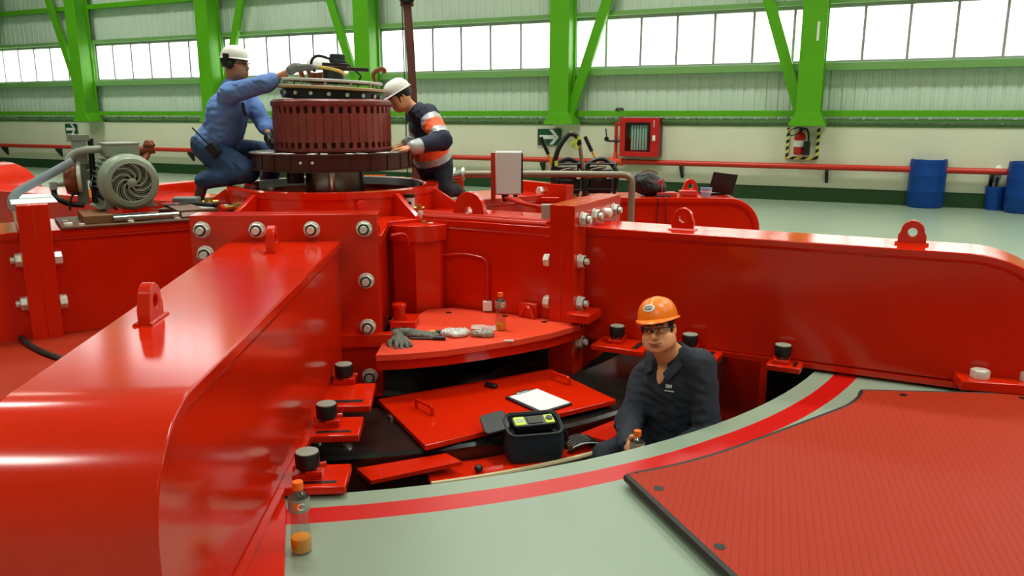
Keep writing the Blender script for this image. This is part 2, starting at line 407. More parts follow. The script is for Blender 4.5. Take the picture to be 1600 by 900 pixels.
# lamps under the ceiling
LENS = mat('lamp_lens', (255, 252, 235), rough=.4, emit=(255, 250, 228, 6))
for i, (s, off) in enumerate(LAMPS):
    p = WM @ Vector((s, off, 8.4)); t = thing('ceiling_lamp', 'high bay lamp under the ceiling, out of view', 'lamp', p, HALL_YAW, 'high bay lamps out of view')
    b = MB(WM); b.box2((s-1.3, off-.45, 8.4), (s+1.3, off+.45, 8.7)); b.build('housing', GREYP, t)
    b = MB(WM); b.box2((s-1.28, off-.43, 8.385), (s+1.28, off+.43, 8.4)); b.build('diffuser', LENS, t)
# ---------------------------------------------------------------- fire pipe, signs, cabinet, extinguisher, barrels
t = thing('fire_pipe', 'long red fire water pipe running along the cream wall on black brackets', 'pipe', WM @ Vector((14, .16, .56)), HALL_YAW)
b = MB(WM); b.tube([(S0+.05, .16, .625), (S1-.05, .16, .625)], .052, 14); b.build('pipe_run', PIPERED, t)
for s in (-1.8, .48, 2.9, 5.5, 8.03, 10.6, 13.1, 15.4, 17.9, 20.78, 23.37, 25.89, 28.5, 31):
    b = MB(WM); b.prism([(.0, .57), (.19, .57), (.19, .54), (.02, .34), (0, .34)], s-.025, s+.025, Matrix(((0,0,1,0),(1,0,0,0),(0,1,0,0),(0,0,0,1)))); b.build('bracket', BLACK, t)
b = MB(WM); b.cyl((19.33, .16, .625), (19.63, .16, .625), .075, seg=14); b.cyl((19.48, .16, .66), (19.48, .16, .8), .06, .035, 14); b.build('tee', mat('orange_red_paint', (226, 70, 24), rough=.35), t)
b = MB(WM); b.tube(bend([(19.48, .16, .7), (19.48, .16, 1.36), (19.64, .16, 1.36)], .05), .032, 10); b.build('riser', PIPERED, t)
b = MB(WM); b.tube([(19.31, .2, 1.02), (19.62, .2, 1.02)], .02, 8); b.cyl((19.31, .2, 1.02), (19.28, .2, 1.26), .012, seg=8); b.lathe([(0, -.02), (.045, -.016), (.045, .016), (0, .02)], (19.3, .2, 1.06), (0, 1, 0), 14); b.build('valve', BLACK, t)
b = MB(WM); b.cyl((24.75, .16, .625), (24.82, .16, .625), .06, seg=14); b.build('coupling', PIPERED, t)
b = MB(WM); b.tube([(-.05, .2, .3), (-.05, .2, 1.36)], .07, 12); o = b.build('standpipe', PIPERED); tag(o, 'red vertical pipe on the cream wall at the far left edge', 'pipe')
SIGNG = mat('dark_green_sign', (14, 78, 50), rough=.4)
def arrow_sign(s0, s1, z0, z1, lab):
    t = thing('exit_arrow_sign', lab, 'sign', WM @ Vector(((s0+s1)/2, .03, z0)), HALL_YAW)
    b = MB(WM); b.box2((s0, .03, z0), (s1, .045, z1)); b.build('sign_board', SIGNG, t)
    w = s1-s0; cx = (s0+s1)/2; cz = (z0+z1)/2; L = Matrix(((1,0,0,cx),(0,0,-1,0),(0,1,0,cz),(0,0,0,1))); k = .075*w
    b = MB(WM); b.prism([(-.4*w, -k), (.22*w, -k), (.22*w, k), (-.4*w, k)], -.052, -.045, L)
    for sg in (1, -1):
        b.prism([(.4*w, 0), (.27*w, 0), (.0*w, sg*.29*w), (.15*w, sg*.29*w)], -.0525, -.0455, L)
    b.build('arrow', WHITE, t)
arrow_sign(3.22, 3.70, .97, 1.26, 'small dark green sign with a white arrow on the cream wall above the motor')
arrow_sign(17.76, 18.28, .91, 1.24, 'larger dark green sign with a white arrow behind the black hydraulic pumps')
t = thing('hose_cabinet', 'red fire hose cabinet with a glass door on the cream wall', 'cabinet', WM @ Vector((20.0, .0, .74)), HALL_YAW)
CABR = mat('cabinet_red', (190, 26, 22), rough=.35); CABD = mat('cabinet_red_inside', (110, 22, 18), rough=.5)
b = MB(WM); s0, s1, z0, z1 = 19.6, 20.36, .74, 1.46
b.box2((s0, .01, z0), (s1, .03, z1)); b.box2((s0, .01, z0), (s0+.02, .26, z1)); b.box2((s1-.02, .01, z0), (s1, .26, z1)); b.box2((s0, .01, z0), (s1, .26, z0+.02)); b.box2((s0, .01, z1-.02), (s1, .26, z1)); b.build('body', CABD, t)
b = MB(WM); b.box2((s0-.005, .26, z0-.005), (s0+.1, .285, z1+.005)); b.box2((s1-.16, .26, z0-.005), (s1+.005, .285, z1+.005)); b.box2((s0+.1, .26, z0-.005), (s1-.16, .285, z0+.09)); b.box2((s0+.1, .26, z1-.08), (s1-.16, .285, z1+.005)); dr = b.build('door', CABR, t, bevel=.004)
b = MB(WM); b.box2((s1-.115, .285, z0+.3), (s1-.06, .3, z0+.4)); b.build('latch', WHITE, dr)
b = MB(WM); b.box2((s1-.1, .285, z0+.55), (s1-.085, .295, z0+.68)); b.build('hinge_strip', LGREY, dr)
b = MB(WM); b.box2((s0+.1, .268, z0+.09), (s1-.16, .273, z1-.08)); b.build('glass', GLASS, dr)
b = MB(WM)
for k in range(6): b.box2((s0+.2+k*.055, .05, z0+.11), (s0+.243+k*.055, .22, z1-.13))
b.build('folded_hose', mat('hose_canvas', (150, 176, 160), rough=.8), t, bevel=.01)
b = MB(WM); b.cyl((s0+.155, .13, z0+.34), (s0+.155, .13, z0+.55), .03, .014); b.build('nozzle', STEEL, t)
# extinguisher inside a hazard striped frame
def hazard():
    m = bpy.data.materials.new('black_yellow_hazard'); m.use_nodes = True; n = m.node_tree.nodes; l = m.node_tree.links; bs = n['Principled BSDF']
    tc = n.new('ShaderNodeTexCoord'); mp = n.new('ShaderNodeMapping'); mp.inputs['Rotation'].default_value = (0, math.radians(35), HALL_YAW*0)
    wv = n.new('ShaderNodeTexWave'); wv.inputs['Scale'].default_value = 3.2; wv.bands_direction = 'Z'
    l.new(tc.outputs['Object'], mp.inputs[0]); l.new(mp.outputs[0], wv.inputs[0])
    r = n.new('ShaderNodeValToRGB'); r.color_ramp.interpolation = 'CONSTANT'; r.color_ramp.elements[0].color = srgb(16, 16, 14); r.color_ramp.elements[1].position = .5; r.color_ramp.elements[1].color = srgb(232, 222, 96)
    l.new(wv.outputs['Fac'], r.inputs[0]); l.new(r.outputs[0], bs.inputs['Base Color']); bs.inputs['Roughness'].default_value = .5
    return m
HAZ = hazard()
b = MB(WM); s0, s1, z0, z1 = 22.64, 23.2, .74, 1.30
b.box2((s0, .03, z0), (s0+.05, .036, z1)); b.box2((s1-.05, .03, z0), (s1, .036, z1)); b.box2((s0, .03, z0), (s1, .036, z0+.05))
o = b.build('hazard_marking', HAZ); tag(o, 'black and yellow striped marking on three sides round the fire extinguisher', 'marking')
t = thing('fire_extinguisher', 'red fire extinguisher with white label hung on the cream wall', 'extinguisher', WM @ Vector((22.9, .13, .83)), HALL_YAW)
EX = mat('extinguisher_red', (200, 24, 24), rough=.25); c = (22.88, .13, .83)
b = MB(WM); b.lathe([(0, 0), (.085, 0), (.095, .015), (.095, .3), (.085, .35), (.05, .39), (.03, .41), (0, .41)], c, seg=24); b.build('cylinder', EX, t)
b = MB(WM); b.lathe([(.0965, .14), (.0965, .25)], c, seg=24); b.build('label_band', WHITE, t)
b = MB(WM); b.box((c[0], .13, c[2]+.43), (.04, .05, .05)); b.box((c[0]-.03, .13, c[2]+.47), (.14, .03, .015)); b.build('valve_head', BLACK, t)
b = MB(WM); b.tube(spline([(c[0]+.02, .13, c[2]+.43), (c[0]+.1, .16, c[2]+.45), (c[0]+.15, .2, c[2]+.34), (c[0]+.15, .22, c[2]+.2)]), .016, 8); b.cyl((c[0]+.14, .24, c[2]+.24), (c[0]+.13, .24, c[2]+.0), .055, .06, 14); b.build('hose_horn', BLACK, t)
b = MB(WM); b.tube(spline([(c[0]+.1, .15, c[2]+.4), (c[0]-.02, .2, c[2]+.47), (c[0]-.18, .2, c[2]+.42), (c[0]-.16, .2, c[2]+.34), (c[0]-.02, .2, c[2]+.36)]), .008, 6); b.build('hanging_cord', BLACK, t)
b = MB(WM); b.box2((23.06, .479, 2.74), (23.10, .49, 3.05)); o = b.build('fluorescent_tube', WHITE); tag(o, 'short white strip fixed on the green column above the extinguisher', 'strip')
b = MB(WM); b.lathe([(0, 0), (.09, .0), (.07, .05), (0, .06)], (19.5, .05, 1.6), seg=14); o = b.build('wall_bracket', BLACK); tag(o, 'small dark fitting resting on the green rail above the hose cabinet', 'fitting')
def barrel(p, lab):
    t = thing('barrel', lab, 'barrel', p, 0, 'blue plastic barrels by the back wall')
    b = MB(); r = .285; h = .80
    b.lathe([(0, 0), (r*.93, 0), (r*.97, .02), (r*.97, .05), (r, .07), (r, h*.33), (r*1.012, h*.345), (r, h*.36), (r, h*.66), (r*1.012, h*.675), (r, h*.69), (r, h-.09), (r*.985, h-.06), (r*.985, h-.02), (r*.96, h), (r*.9, h), (r*.9, h-.03), (0, h-.03)], p, seg=40)
    b.build('drum', BLUE, t)
    b = MB(); b.cyl((p[0]-.13, p[1], p[2]+h-.03), (p[0]-.13, p[1], p[2]+h-.005), .035, seg=14); b.build('bung', BLACK, t)
barrel((6.99, 13.55, 0), 'blue plastic barrel standing alone on the floor before the red pipe')
barrel((8.17, 12.75, 0), 'blue plastic barrel cut off by the right edge of the photo')
b = MB(); b.lathe([(0, 0), (.13, 0), (.15, .3), (.155, .36), (.15, .38), (0, .36)], (7.93, 13.15, 0), seg=24)
t = thing('mop_bucket', 'small blue bin with a white mop head between barrel and wall at right', 'bucket', (7.93, 13.15, 0))
b.build('bucket', BLUE, t)
b = MB(); b.cyl((7.93, 13.15, .36), (7.95, 13.18, .62), .014, seg=8); b.build('handle', BLACK, t)
b = MB(); b.ball((7.95, 13.18, .62), (.07, .06, .1)); b.build('mop_head', WHITE, t)
# ---------------------------------------------------------------- the red bearing bracket: hub and arms
HUB = Vector((-1.45, 6.6, 0))
ZA = .80
def frame(p, ang): return Matrix.Translation(Vector((p[0], p[1], 0))) @ Matrix.Rotation(ang, 4, 'Z')
def arc_profile(L, R, zt, zb, inset=0, n=14):
    R2 = max(R-inset, .02); P = [(0, zt-inset), (L-R-.03, zt-inset), (L-R-.002, zt-inset)]
    for k in range(1, n+1):
        t = math.pi/2*k/n; P.append((L-R+R2*math.sin(t), zt-R+R2*math.cos(t)))
    P.append((L-inset, zb)); return P
XZ = Matrix(((1,0,0,0),(0,0,-1,0),(0,1,0,0),(0,0,0,1)))      # maps (x, y, z) prism to x, -z, y: outline stands upright
def lug(b, x, y, z, w=.15, h=.15, t=.045, hole=.026, M=None):
    n = 24; out = []; inn = []; cz = h-w*.46
    for k in range(n):
        a = 2*math.pi*k/n; dx, dz = math.cos(a), math.sin(a)
        if dz >= -.05: p = (dx*w*.42, cz+dz*w*.46)
        else:
            # straight flanks down to the foot
            q = min(w*.5/max(abs(dx), 1e-6), cz/max(-dz, 1e-6)); p = (dx*q, cz+dz*q)
        out.append((x+p[0], z+p[1])); inn.append((x+dx*hole, z+cz+dz*hole))
    b.holed(out, inn, -y-t/2, -y+t/2, XZ)
def make_arm(name, lab, p, ang, L, R, w0, w1, fl, lugs, bolts, zt=ZA, zb=.05, ft=.09, tilt=0, lugw=.15, group='red arms of the bracket'):
    t = thing(name, lab, 'beam', (p[0], p[1], 0), ang, group); M = WMAT[t.name]
    wf = lambda x: w0+(w1-w0)*x/L
    P = arc_profile(L, R, zt, zb); Q = arc_profile(L, R, zt, zb, .045)
    b = MB(M); n = len(P); vs = []
    for q in (P, Q):
        for s in (-1, 1):
            for x, z in q: vs.append((x, s*wf(x), z+tilt*s*wf(x)))
    fs = []
    for i in range(n-1):
        fs += [(i, i+1, n+i+1, n+i), (2*n+i, 3*n+i, 3*n+i+1, 2*n+i+1), (i, 2*n+i, 2*n+i+1, i+1), (n+i, n+i+1, 3*n+i+1, 3*n+i)]
    fs += [(0, n, 3*n, 2*n), (n-1, 3*n-1, 4*n-1, 2*n-1)]
    b.add(vs, fs); b.build('cover_plate', RED, t, bevel=.006, smooth=25)
    for s in (-1, 1):
        b = MB(M); vs = []; m = len(Q)
        for o in (.022, .055):
            for x, z in Q: vs.append((min(x, L-.045), s*(wf(x)-o), z+.01))
            vs.append((0, s*(wf(0)-o), zb))
        m += 1; fs = [tuple(range(m)), tuple(range(2*m-1, m-1, -1))]+[(i, (i+1)%m, m+(i+1)%m, m+i) for i in range(m)]
        b.add(vs, fs); b.build('side_plate', RED, t, smooth=0)
        b = MB(M); b.tube([(x, s*(wf(x)-.02), z-.002) for x, z in Q], .015, 8); b.build('weld_bead', RED, t)
    b = MB(M); b.add([(0, -w0-.01, zb-.03), (L-.05, -w1-.01, zb-.03), (L-.05, w1+.01, zb-.03), (0, w0+.01, zb-.03), (0, -w0-.01, zb), (L-.05, -w1-.01, zb), (L-.05, w1+.01, zb), (0, w0+.01, zb)],
                     [(0,3,2,1),(4,5,6,7),(0,1,5,4),(1,2,6,5),(2,3,7,6),(3,0,4,7)]); b.build('bottom_plate', RED, t)
    if fl:
        b = MB(M); b.box2((-ft, fl[0], fl[2]), (0, fl[1], fl[3])); b.build('end_flange', RED, t, bevel=.004)
        for y, z in bolts:
            b = MB(M); b.nut((0, y, z), (1, 0, 0), .046, .042, random.random()); b.cyl((0, y, z), (.006, y, z), .05); bo = b.build('nut', ZINC, t, bevel=.003)
            b = MB(M); b.lathe([(.033, .0423), (.033, .0445), (.0, .0445)], (0, y, z), (1, 0, 0), 20); b.build('gap_shade_disc', BLACK, bo)  # black disc painted as the dark gap between nut and stud
            b = MB(M); b.cyl((.04, y, z), (.068, y, z), .024, .021, 16); b.build('stud_end', ZINC, bo)
    for x, y in lugs:
        b = MB(M); lug(b, x, y, zt-.004, w=lugw, h=lugw*.98); b.build('lifting_lug', RED, t, bevel=.004)
        b = MB(M)
        for s in (-1, 1): b.tube([(x-lugw*.6, y+s*.026, zt), (x+lugw*.6, y+s*.026, zt)], .011, 8)
        b.build('lug_weld', RED, t)
    return t, M
DEG = math.radians
AP = (-1.36, 4.75); AA = DEG(-85.2)
armA, MA = make_arm('radial_beam', 'large red box arm in the left foreground, round nose toward the viewer', AP, AA, 2.98, .32, .335, .235,
    (-.55, .55, -.2, .96), [(1.87, -.135), (.36, -.0)], [(-.48, .875), (-.16, .87), (.16, .87), (.47, .87), (.47, .55), (.47, .26), (.47, -.06), (-.47, .73)])
BA = DEG(-27.5); dB = Vector((math.cos(BA), math.sin(BA), 0)); BP = HUB+dB*2.29
armB, MB_ = make_arm('radial_beam', 'long red box arm reaching right behind the man in the orange hard hat', BP, BA, 2.84, .56, .17, .17,
    (-.37, .5, -.2, .96), [(.62, .0), (1.98, -.0)], [(-.25, .86), (-.04, .86), (.34, .86), (-.28, .58), (-.28, .29), (-.28, .02)], tilt=.022)
b = MB(MB_); b.cyl((0, .14, .86), (.05, .14, .86), .036, .036, 16); b.ball((.05, .14, .86), (.02, .036, .036)); b.build('dowel_pin', ZINC, armB)
DA = DEG(213); dD = Vector((math.cos(DA), math.sin(DA), 0)); DP = HUB+dD*2.26
armD, MD = make_arm('radial_beam', 'red box arm leaving the frame at the left beside the grey motor', DP, DA, 2.9, .4, .30, .24,
    (-.45, .40, -.2, .98), [(1.6, 0)], [(.30, .62), (.30, .33)])
EA = DEG(154); EP = HUB+Vector((math.cos(EA), math.sin(EA), 0))*2.2
make_arm('radial_beam', 'red box arm at far left behind the grey slanting pipe', EP, EA, 2.9, .4, .26, .24, (-.45, .45, -.2, .90), [], [(0, .8)], zt=.78)
# short beam on the right behind, and a beam end at the far left
armC, MC = make_arm('rounded_beam', 'red beam with rounded end behind, carrying the black bag and the laptop', (.12, 7.78, 0), DEG(-2), 2.21, .3, .26, .26, None, [(1.62, .14)], [], zt=.78, zb=.0)
FA = DEG(-8)
make_arm('rounded_beam', 'rounded red beam end on the floor at the far left edge', (-7.6, 9.35, 0), FA, 2.16, .5, .3, .3, None, [], [], zt=1.0, zb=.0, group='red beams beyond the bracket')
armC['group'] = 'red beams beyond the bracket'
# hub
hub = thing('bracket_hub', 'big red hub of the bracket under the brown rotor, with bolted flanges', 'hub', HUB)
b = MB(); b.cyl(HUB+Vector((0, 0, .08)), HUB+Vector((0, 0, .76)), 1.02, seg=40); b.build('drum', RED, hub)
b = MB(); b.cyl(HUB+Vector((0, 0, .76)), HUB+Vector((0, 0, ZA)), 1.12, seg=48); b.build('deck_plate', RED, hub, bevel=.004)
def stub(ang, d, wl, wr, fl, origin=HUB, bolts=(), ft=.09, nuts=True, zb=.1):
    M = frame(origin, ang); b = MB(M)
    b.add([(.6, -wr, zb), (d, -wr, zb), (d, wl, zb), (.6, wl, zb), (.6, -wr, .765), (d, -wr, .765), (d, wl, .765), (.6, wl, .765)], [(0,3,2,1),(4,5,6,7),(0,1,5,4),(1,2,6,5),(2,3,7,6),(3,0,4,7)])
    st = b.build('stub_arm', RED, hub, bevel=.003)
    b = MB(M); b.box2((.7, -wr-.02, .755), (d, wl+.02, ZA+.002)); b.build('top_plate', RED, st, bevel=.004)
    b = MB(M); b.tube([(.8, -wr-.004, .745), (d, -wr-.004, .745)], .012, 8); b.tube([(.8, wl+.004, .745), (d, wl+.004, .745)], .012, 8); b.build('weld_bead', RED, st)
    b = MB(M); b.box2((d, fl[0], fl[2]), (d+ft, fl[1], fl[3])); fo = b.build('flange', RED, st, bevel=.004)
    for y, z in bolts:
        b = MB(M); b.nut((d, y, z), (-1, 0, 0), .047, .045, random.random()); b.build('bolt_head', ZINC, st, bevel=.003)
    return M
MhA = stub(AA, AP[1] and (HUB-Vector((AP[0], AP[1], 0))).length-.18, .54, .5, (-.55, .55, -.2, .96), origin=Vector((AP[0], AP[1], 0))-Vector((math.cos(AA), math.sin(AA), 0))*(HUB-Vector((AP[0], AP[1], 0))).length)
stub(BA, 2.11, .32, .32, (-.37, .5, -.2, .96), bolts=[(-.345, .58), (-.345, .29)])
stub(DA, 2.08, .32, .32, (-.45, .40, -.2, .98), bolts=[(.365, .62), (.365, .33)])
stub(EA, 2.02, .3, .3, (-.45, .45, -.2, .9))
CA = DEG(38); stub(CA, 2.05, .32, .32, (-.55, .62, -.2, .9), bolts=[(.2, .82), (-.2, .82)])
stub(DEG(100), 2.0, .3, .3, (-.45, .45, -.2, .9))
# corner column between two stubs
b = MB(); cc = Vector((-.685, 5.83, 0)); b.cyl(cc+Vector((0, 0, .1)), cc+Vector((0, 0, .70)), .235, seg=8); b.build('corner_column', RED, hub, smooth=0)
b = MB(); b.cyl(cc+Vector((0, 0, .66)), cc+Vector((0, 0, .775)), .25, seg=32); b.build('column_cap', RED, hub, bevel=.004)
# ring pedestal with opening and gussets
ZR = .985
b = MB(); b.lathe([(.83, ZA-.01), (.83, ZR-.05), (.845, ZR-.045), (.845, ZR), (.74, ZR), (.72, ZR-.02), (.70, .86), (.70, .8)], HUB, seg=96); b.build('ring_pedestal', RED, hub, smooth=30)
b = MB(); b.lathe([(.70, .86), (.25, .86)], HUB, seg=64); b.build('oil_pot', mat('oil_black', (12, 12, 11), rough=.35), hub)
b = MB(); b.lathe([(.73, ZR), (.73, ZR+.006), (.70, ZR+.006), (.70, ZR-.06)], HUB, seg=96, a0=.3, a1=2.9); b.build('seal_rim', LGREY, hub)
for a in (-12, -46, -121, -160, 60, 130):
    M = frame(HUB, DEG(a)); b = MB(M); b.prism([(.82, .79), (1.1, .79), (1.1, .815), (.86, ZR-.02), (.82, ZR-.02)], -.02, .02, XZ); b.build('gusset', RED, hub, bevel=.003)
M = frame(HUB, DEG(-66)); b = MB(M); b.cyl((.8, 0, .9), (.86, 0, .9), .028); b.cyl((.86, 0, .9), (.91, 0, .9), .034); b.build('plug', RED, hub, bevel=.003)
M = frame(HUB, DEG(-128)); b = MB(M); b.cyl((.8, 0, .88), (.9, 0, .88), .012); b.cyl((.9, 0, .88), (.96, 0, .88), .03, seg=6); b.cyl((.96, 0, .88), (1.04, 0, .88), .018); pl = b.build('drain_fitting', BRASS, hub)
b = MB(M); b.cyl((1.04, 0, .88), (1.07, 0, .88), .03); b.build('fitting_cap', PIPERED, pl)
M = frame(HUB, BA); b = MB(M); lug(b, 1.35, -.12, ZA-.01, w=.3, h=.2, t=.05, hole=.03); b.build('lifting_lug', RED, hub, bevel=.004)
b = MB(); b.box((-1.44, 5.1, .86), (.09, .05, .14)); b.build('stop_block', RED, hub, bevel=.004)
# thin oil pipes along the stub and down the wall
n_ = Vector((math.sin(BA), -math.cos(BA), 0))   # toward the viewer side of the right stub
def onB(d, o, z): return HUB+dB*d+n_*o+Vector((0, 0, z))
b = MB(); b.tube(spline([(-.8, 5.25, .76), (-.72, 5.3, .76), (-.70, 5.36, .68)]), .008, 8); b.tube(bend([onB(.95, .36, .72), onB(.95, .36, .55), onB(1.12, .365, .53), onB(1.42, .345, .57), onB(1.62, .345, .55), onB(1.62, .345, .22)], .07), .0085, 8); b.build('oil_pipe', PIPERED, hub)
for z, o in ((.815, .1), (.82, .2), (.815, .29)):
    b = MB(); b.tube(spline([onB(.85, o-.02, z+.0), onB(1.15, o+.015, z), onB(1.5, o-.01, z), onB(1.8, o+.01, z), onB(2.05, o, z)]), .018, 8); b.build('hose_line', PIPERED, hub)
b = MB(); p = onB(.86, .18, .8); b.cyl(p, p+Vector((0, 0, .05)), .014); b.cyl(p+Vector((0, 0, .05)), p+Vector((0, 0, .15)), .034); g = b.build('sight_gauge', LGREY, hub, bevel=.004)
b = MB(); b.cyl(p+Vector((0, 0, .13)), p+Vector((0, 0, .155)), .036); b.cyl(p+Vector((0, -.03, .09)), p+Vector((0, -.037, .09)), .014); b.build('gauge_cap', BLACK, g)
for k, (d, o, z) in enumerate(((.98, .24, .84), (1.04, .31, .80), (1.1, .36, .74), (1.16, .36, .73))):
    b = MB(); p = onB(d, o, z); b.cyl(p, p+Vector((0, 0, .05)), .022, seg=6); b.cyl(p+Vector((-.04, 0, .02)), p+Vector((.04, 0, .02)), .013); b.build('pipe_fitting', ZINC if k % 2 else BRASS, hub)
b = MB(); p = onB(1.62, .35, .17); b.box(p+Vector((0, 0, .04)), (.065, .045, .07)); b.build('junction_block', WHITE, hub, bevel=.004)
b = MB(); p = onB(1.98, .12, .8); b.box(p+Vector((0, 0, .06)), (.09, .07, .14)); b.build('grey_block', GREYP, hub, bevel=.004)
b = MB(MB_); b.prism([(-.02, -.44), (.14, -.44), (.14, -.2), (-.02, -.2)], .19, .25); b.build('foot_block', RED, armB, bevel=.006)
b = MB(); b.box((.13, 5.42, .21), (.14, .1, .12), Matrix.Rotation(BA, 3, 'Z')); b.build('foot_block', RED, hub, bevel=.01)
b = MB(); b.box((-.72, 5.2, .19), (.17, .22, .04)); b.build('shelf_bracket', RED, hub, bevel=.004)
b = MB(); b.cyl((-.75, 5.17, .2), (-.75, 5.17, .29), .038); b.cyl((-.75, 5.17, .285), (-.75, 5.17, .315), .047); b.build('capped_stub', RED, hub, bevel=.004)
b = MB(MA); b.box2((-.02, .28, .14), (.05, .62, .22)); b.build('flange_ledge', RED, armA, bevel=.004)
# ---------------------------------------------------------------- cover plates
def tread_mat():
    m = bpy.data.materials.new('red_tread_plate'); m.use_nodes = True; n = m.node_tree.nodes; l = m.node_tree.links; bs = n['Principled BSDF']
    tc = n.new('ShaderNodeTexCoord'); mp = n.new('ShaderNodeMapping'); mp.inputs['Rotation'].default_value = (0, 0, DEG(17.5)); l.new(tc.outputs['Object'], mp.inputs[0])
    wv = n.new('ShaderNodeTexWave'); wv.inputs['Scale'].default_value = 11; wv.inputs['Distortion'].default_value = .04; wv.inputs['Detail'].default_value = 1; l.new(mp.outputs[0], wv.inputs[0])
    nz = n.new('ShaderNodeTexNoise'); nz.inputs['Scale'].default_value = 1.5; l.new(tc.outputs['Object'], nz.inputs['Vector'])
    r = n.new('ShaderNodeValToRGB'); r.color_ramp.elements[0].color = srgb(138, 34, 12); r.color_ramp.elements[0].position = .0; r.color_ramp.elements[1].position = .06; r.color_ramp.elements[1].color = srgb(164, 44, 15)
    l.new(wv.outputs['Fac'], r.inputs[0]); l.new(r.outputs[0], bs.inputs['Base Color'])
    bp = n.new('ShaderNodeBump'); bp.inputs['Strength'].default_value = .25; bp.inputs['Distance'].default_value = .004; l.new(wv.outputs['Fac'], bp.inputs['Height']); l.new(bp.outputs[0], bs.inputs['Normal'])
    bs.inputs['Roughness'].default_value = .6; bs.inputs['Specular IOR Level'].default_value = .22
    return m
TREAD = tread_mat()
def arcpts(c, r, a0, a1, n=14): return [(c[0]+r*math.cos(DEG(a0+(a1-a0)*k/n)), c[1]+r*math.sin(DEG(a0+(a1-a0)*k/n))) for k in range(n+1)]
t = thing('cover_plate', 'red segment plate between two arms with gloves and small bags lying on it', 'plate', (-.15, 5.1, .13))
front = [(tuple(p)) for p in [(-.80, 4.50), (-.60, 4.535), (-.40, 4.60), (-.194, 4.70), (.05, 4.84), (.26, 4.99), (.47, 5.20)]]
poly = front+[(.36, 5.27), (.18, 5.38), (-.2, 5.58), (-.42, 5.68), (-.62, 5.6), (-.67, 5.42), (-.8, 5.28)]
b = MB(); b.prism(poly, .125, .165); b.build('plate', RED2, t, bevel=.003)
b = MB(); b.tube([(x, y, .148) for x, y in front[::-1][:0]+poly[6:]], .014, 8); b.build('rubber_seal', RUBBER, t)
b = MB()
for x, y in ((-.72, 5.05), (-.45, 5.52), (-.05, 5.42), (.22, 5.26)): b.cyl((x, y, .164), (x, y, .1665), .022)
b.build('hole_shade_disc', BLACK, t)  # flat black discs stand in for the dark of the holes
b = MB(); b.tube(spline([(.06, 5.40, .165), (.085, 5.385, .235), (.12, 5.36, .235), (.15, 5.33, .165)]), .016, 8); b.build('lifting_eye', RED, t)
b = MB(); b.prism([(p[0]*1.0, p[1]+.03) for p in front]+[(p[0], p[1]+.06) for p in front[::-1]], .06, .125); b.build('stiffener', RED, t)
b = MB(); b.box((-.02, 4.80, .165), (.06, .02, .008)); b.build('bracket_tab', LGREY, t)
# plates on the far left between two arms
t = thing('cover_plate', 'red inner floor plate with black seal at left, behind the big foreground arm', 'plate', (-2.6, 5.4, .04))
b = MB(); Q = arcpts(HUB, 2.34, 219, 262); b.prism(Q+[(-1.86, 4.95), (-1.9, 5.6), (-2.3, 6.0), (-2.85, 5.62), (-3.02, 5.42)], .06, .10); b.build('plate', TREAD, t)
b = MB(); b.tube([(x, y, .10) for x, y in Q], .018, 8); b.tube([(-1.95, 5.55, .1), (-2.2, 5.92, .1), (-2.9, 5.55, .1), (-3.1, 5.3, .1)], .016, 8); b.build('rubber_seal', RUBBER, t)
b = MB(); lug(b, 0, 0, 0, w=.16, h=.1, t=.03, hole=.02); b.v = [Matrix.Translation((-2.72, 5.52, .1)) @ Matrix.Rotation(DEG(30), 4, 'Z') @ v for v in b.v]; b.build('lifting_eye', RED, t)
b = MB(); Q1 = arcpts(HUB, 2.36, 216, 264); Q2 = arcpts(HUB, 5.2, 264, 214)
b.prism(Q1+Q2, .045, .085); o = b.build('cover_plate', TREAD); tag(o, 'plain red floor plate at the left edge beyond the big foreground arm', 'plate')
# the plate lying on the floor at right, rubber edged
t = thing('cover_plate', 'ribbed red plate with black rubber edge lying on the floor at lower right', 'plate', (2.2, 3.0, 0))
inner = [(p.x, p.y) for p in spline([(.490, 3.152, 0), (.728, 3.253, 0), (.959, 3.387, 0), (1.143, 3.518, 0), (1.382, 3.69, 0), (1.601, 3.851, 0), (1.768, 3.979, 0), (1.886, 4.114, 0), (1.944, 4.216, 0)], 4)]
poly = inner+[(3.7, 4.08), (4.4, 2.0), (3.6, .2), (1.22, .88), (.732, 2.42)]
zt = .052
b = MB(); b.prism(poly, .02, zt); b.build('plate', TREAD, t)
b = MB(); b.tube([(x, y, .036) for x, y in [(1.22, .88), (.732, 2.42)]+inner+[(3.7, 4.08)]], .019, 8); b.build('rubber_edge', RUBBER, t)
for px_, py_ in ((.60, 3.02), (.735, 2.57), (2.13, 4.13), (2.75, 4.08), (.93, 2.16)):
    b = MB(); b.cyl((px_, py_, zt-.001), (px_, py_, zt+.0015), .021); b.build('hole_shade_disc', BLACK, t)  # no hole is cut, a black disc paints its dark inside
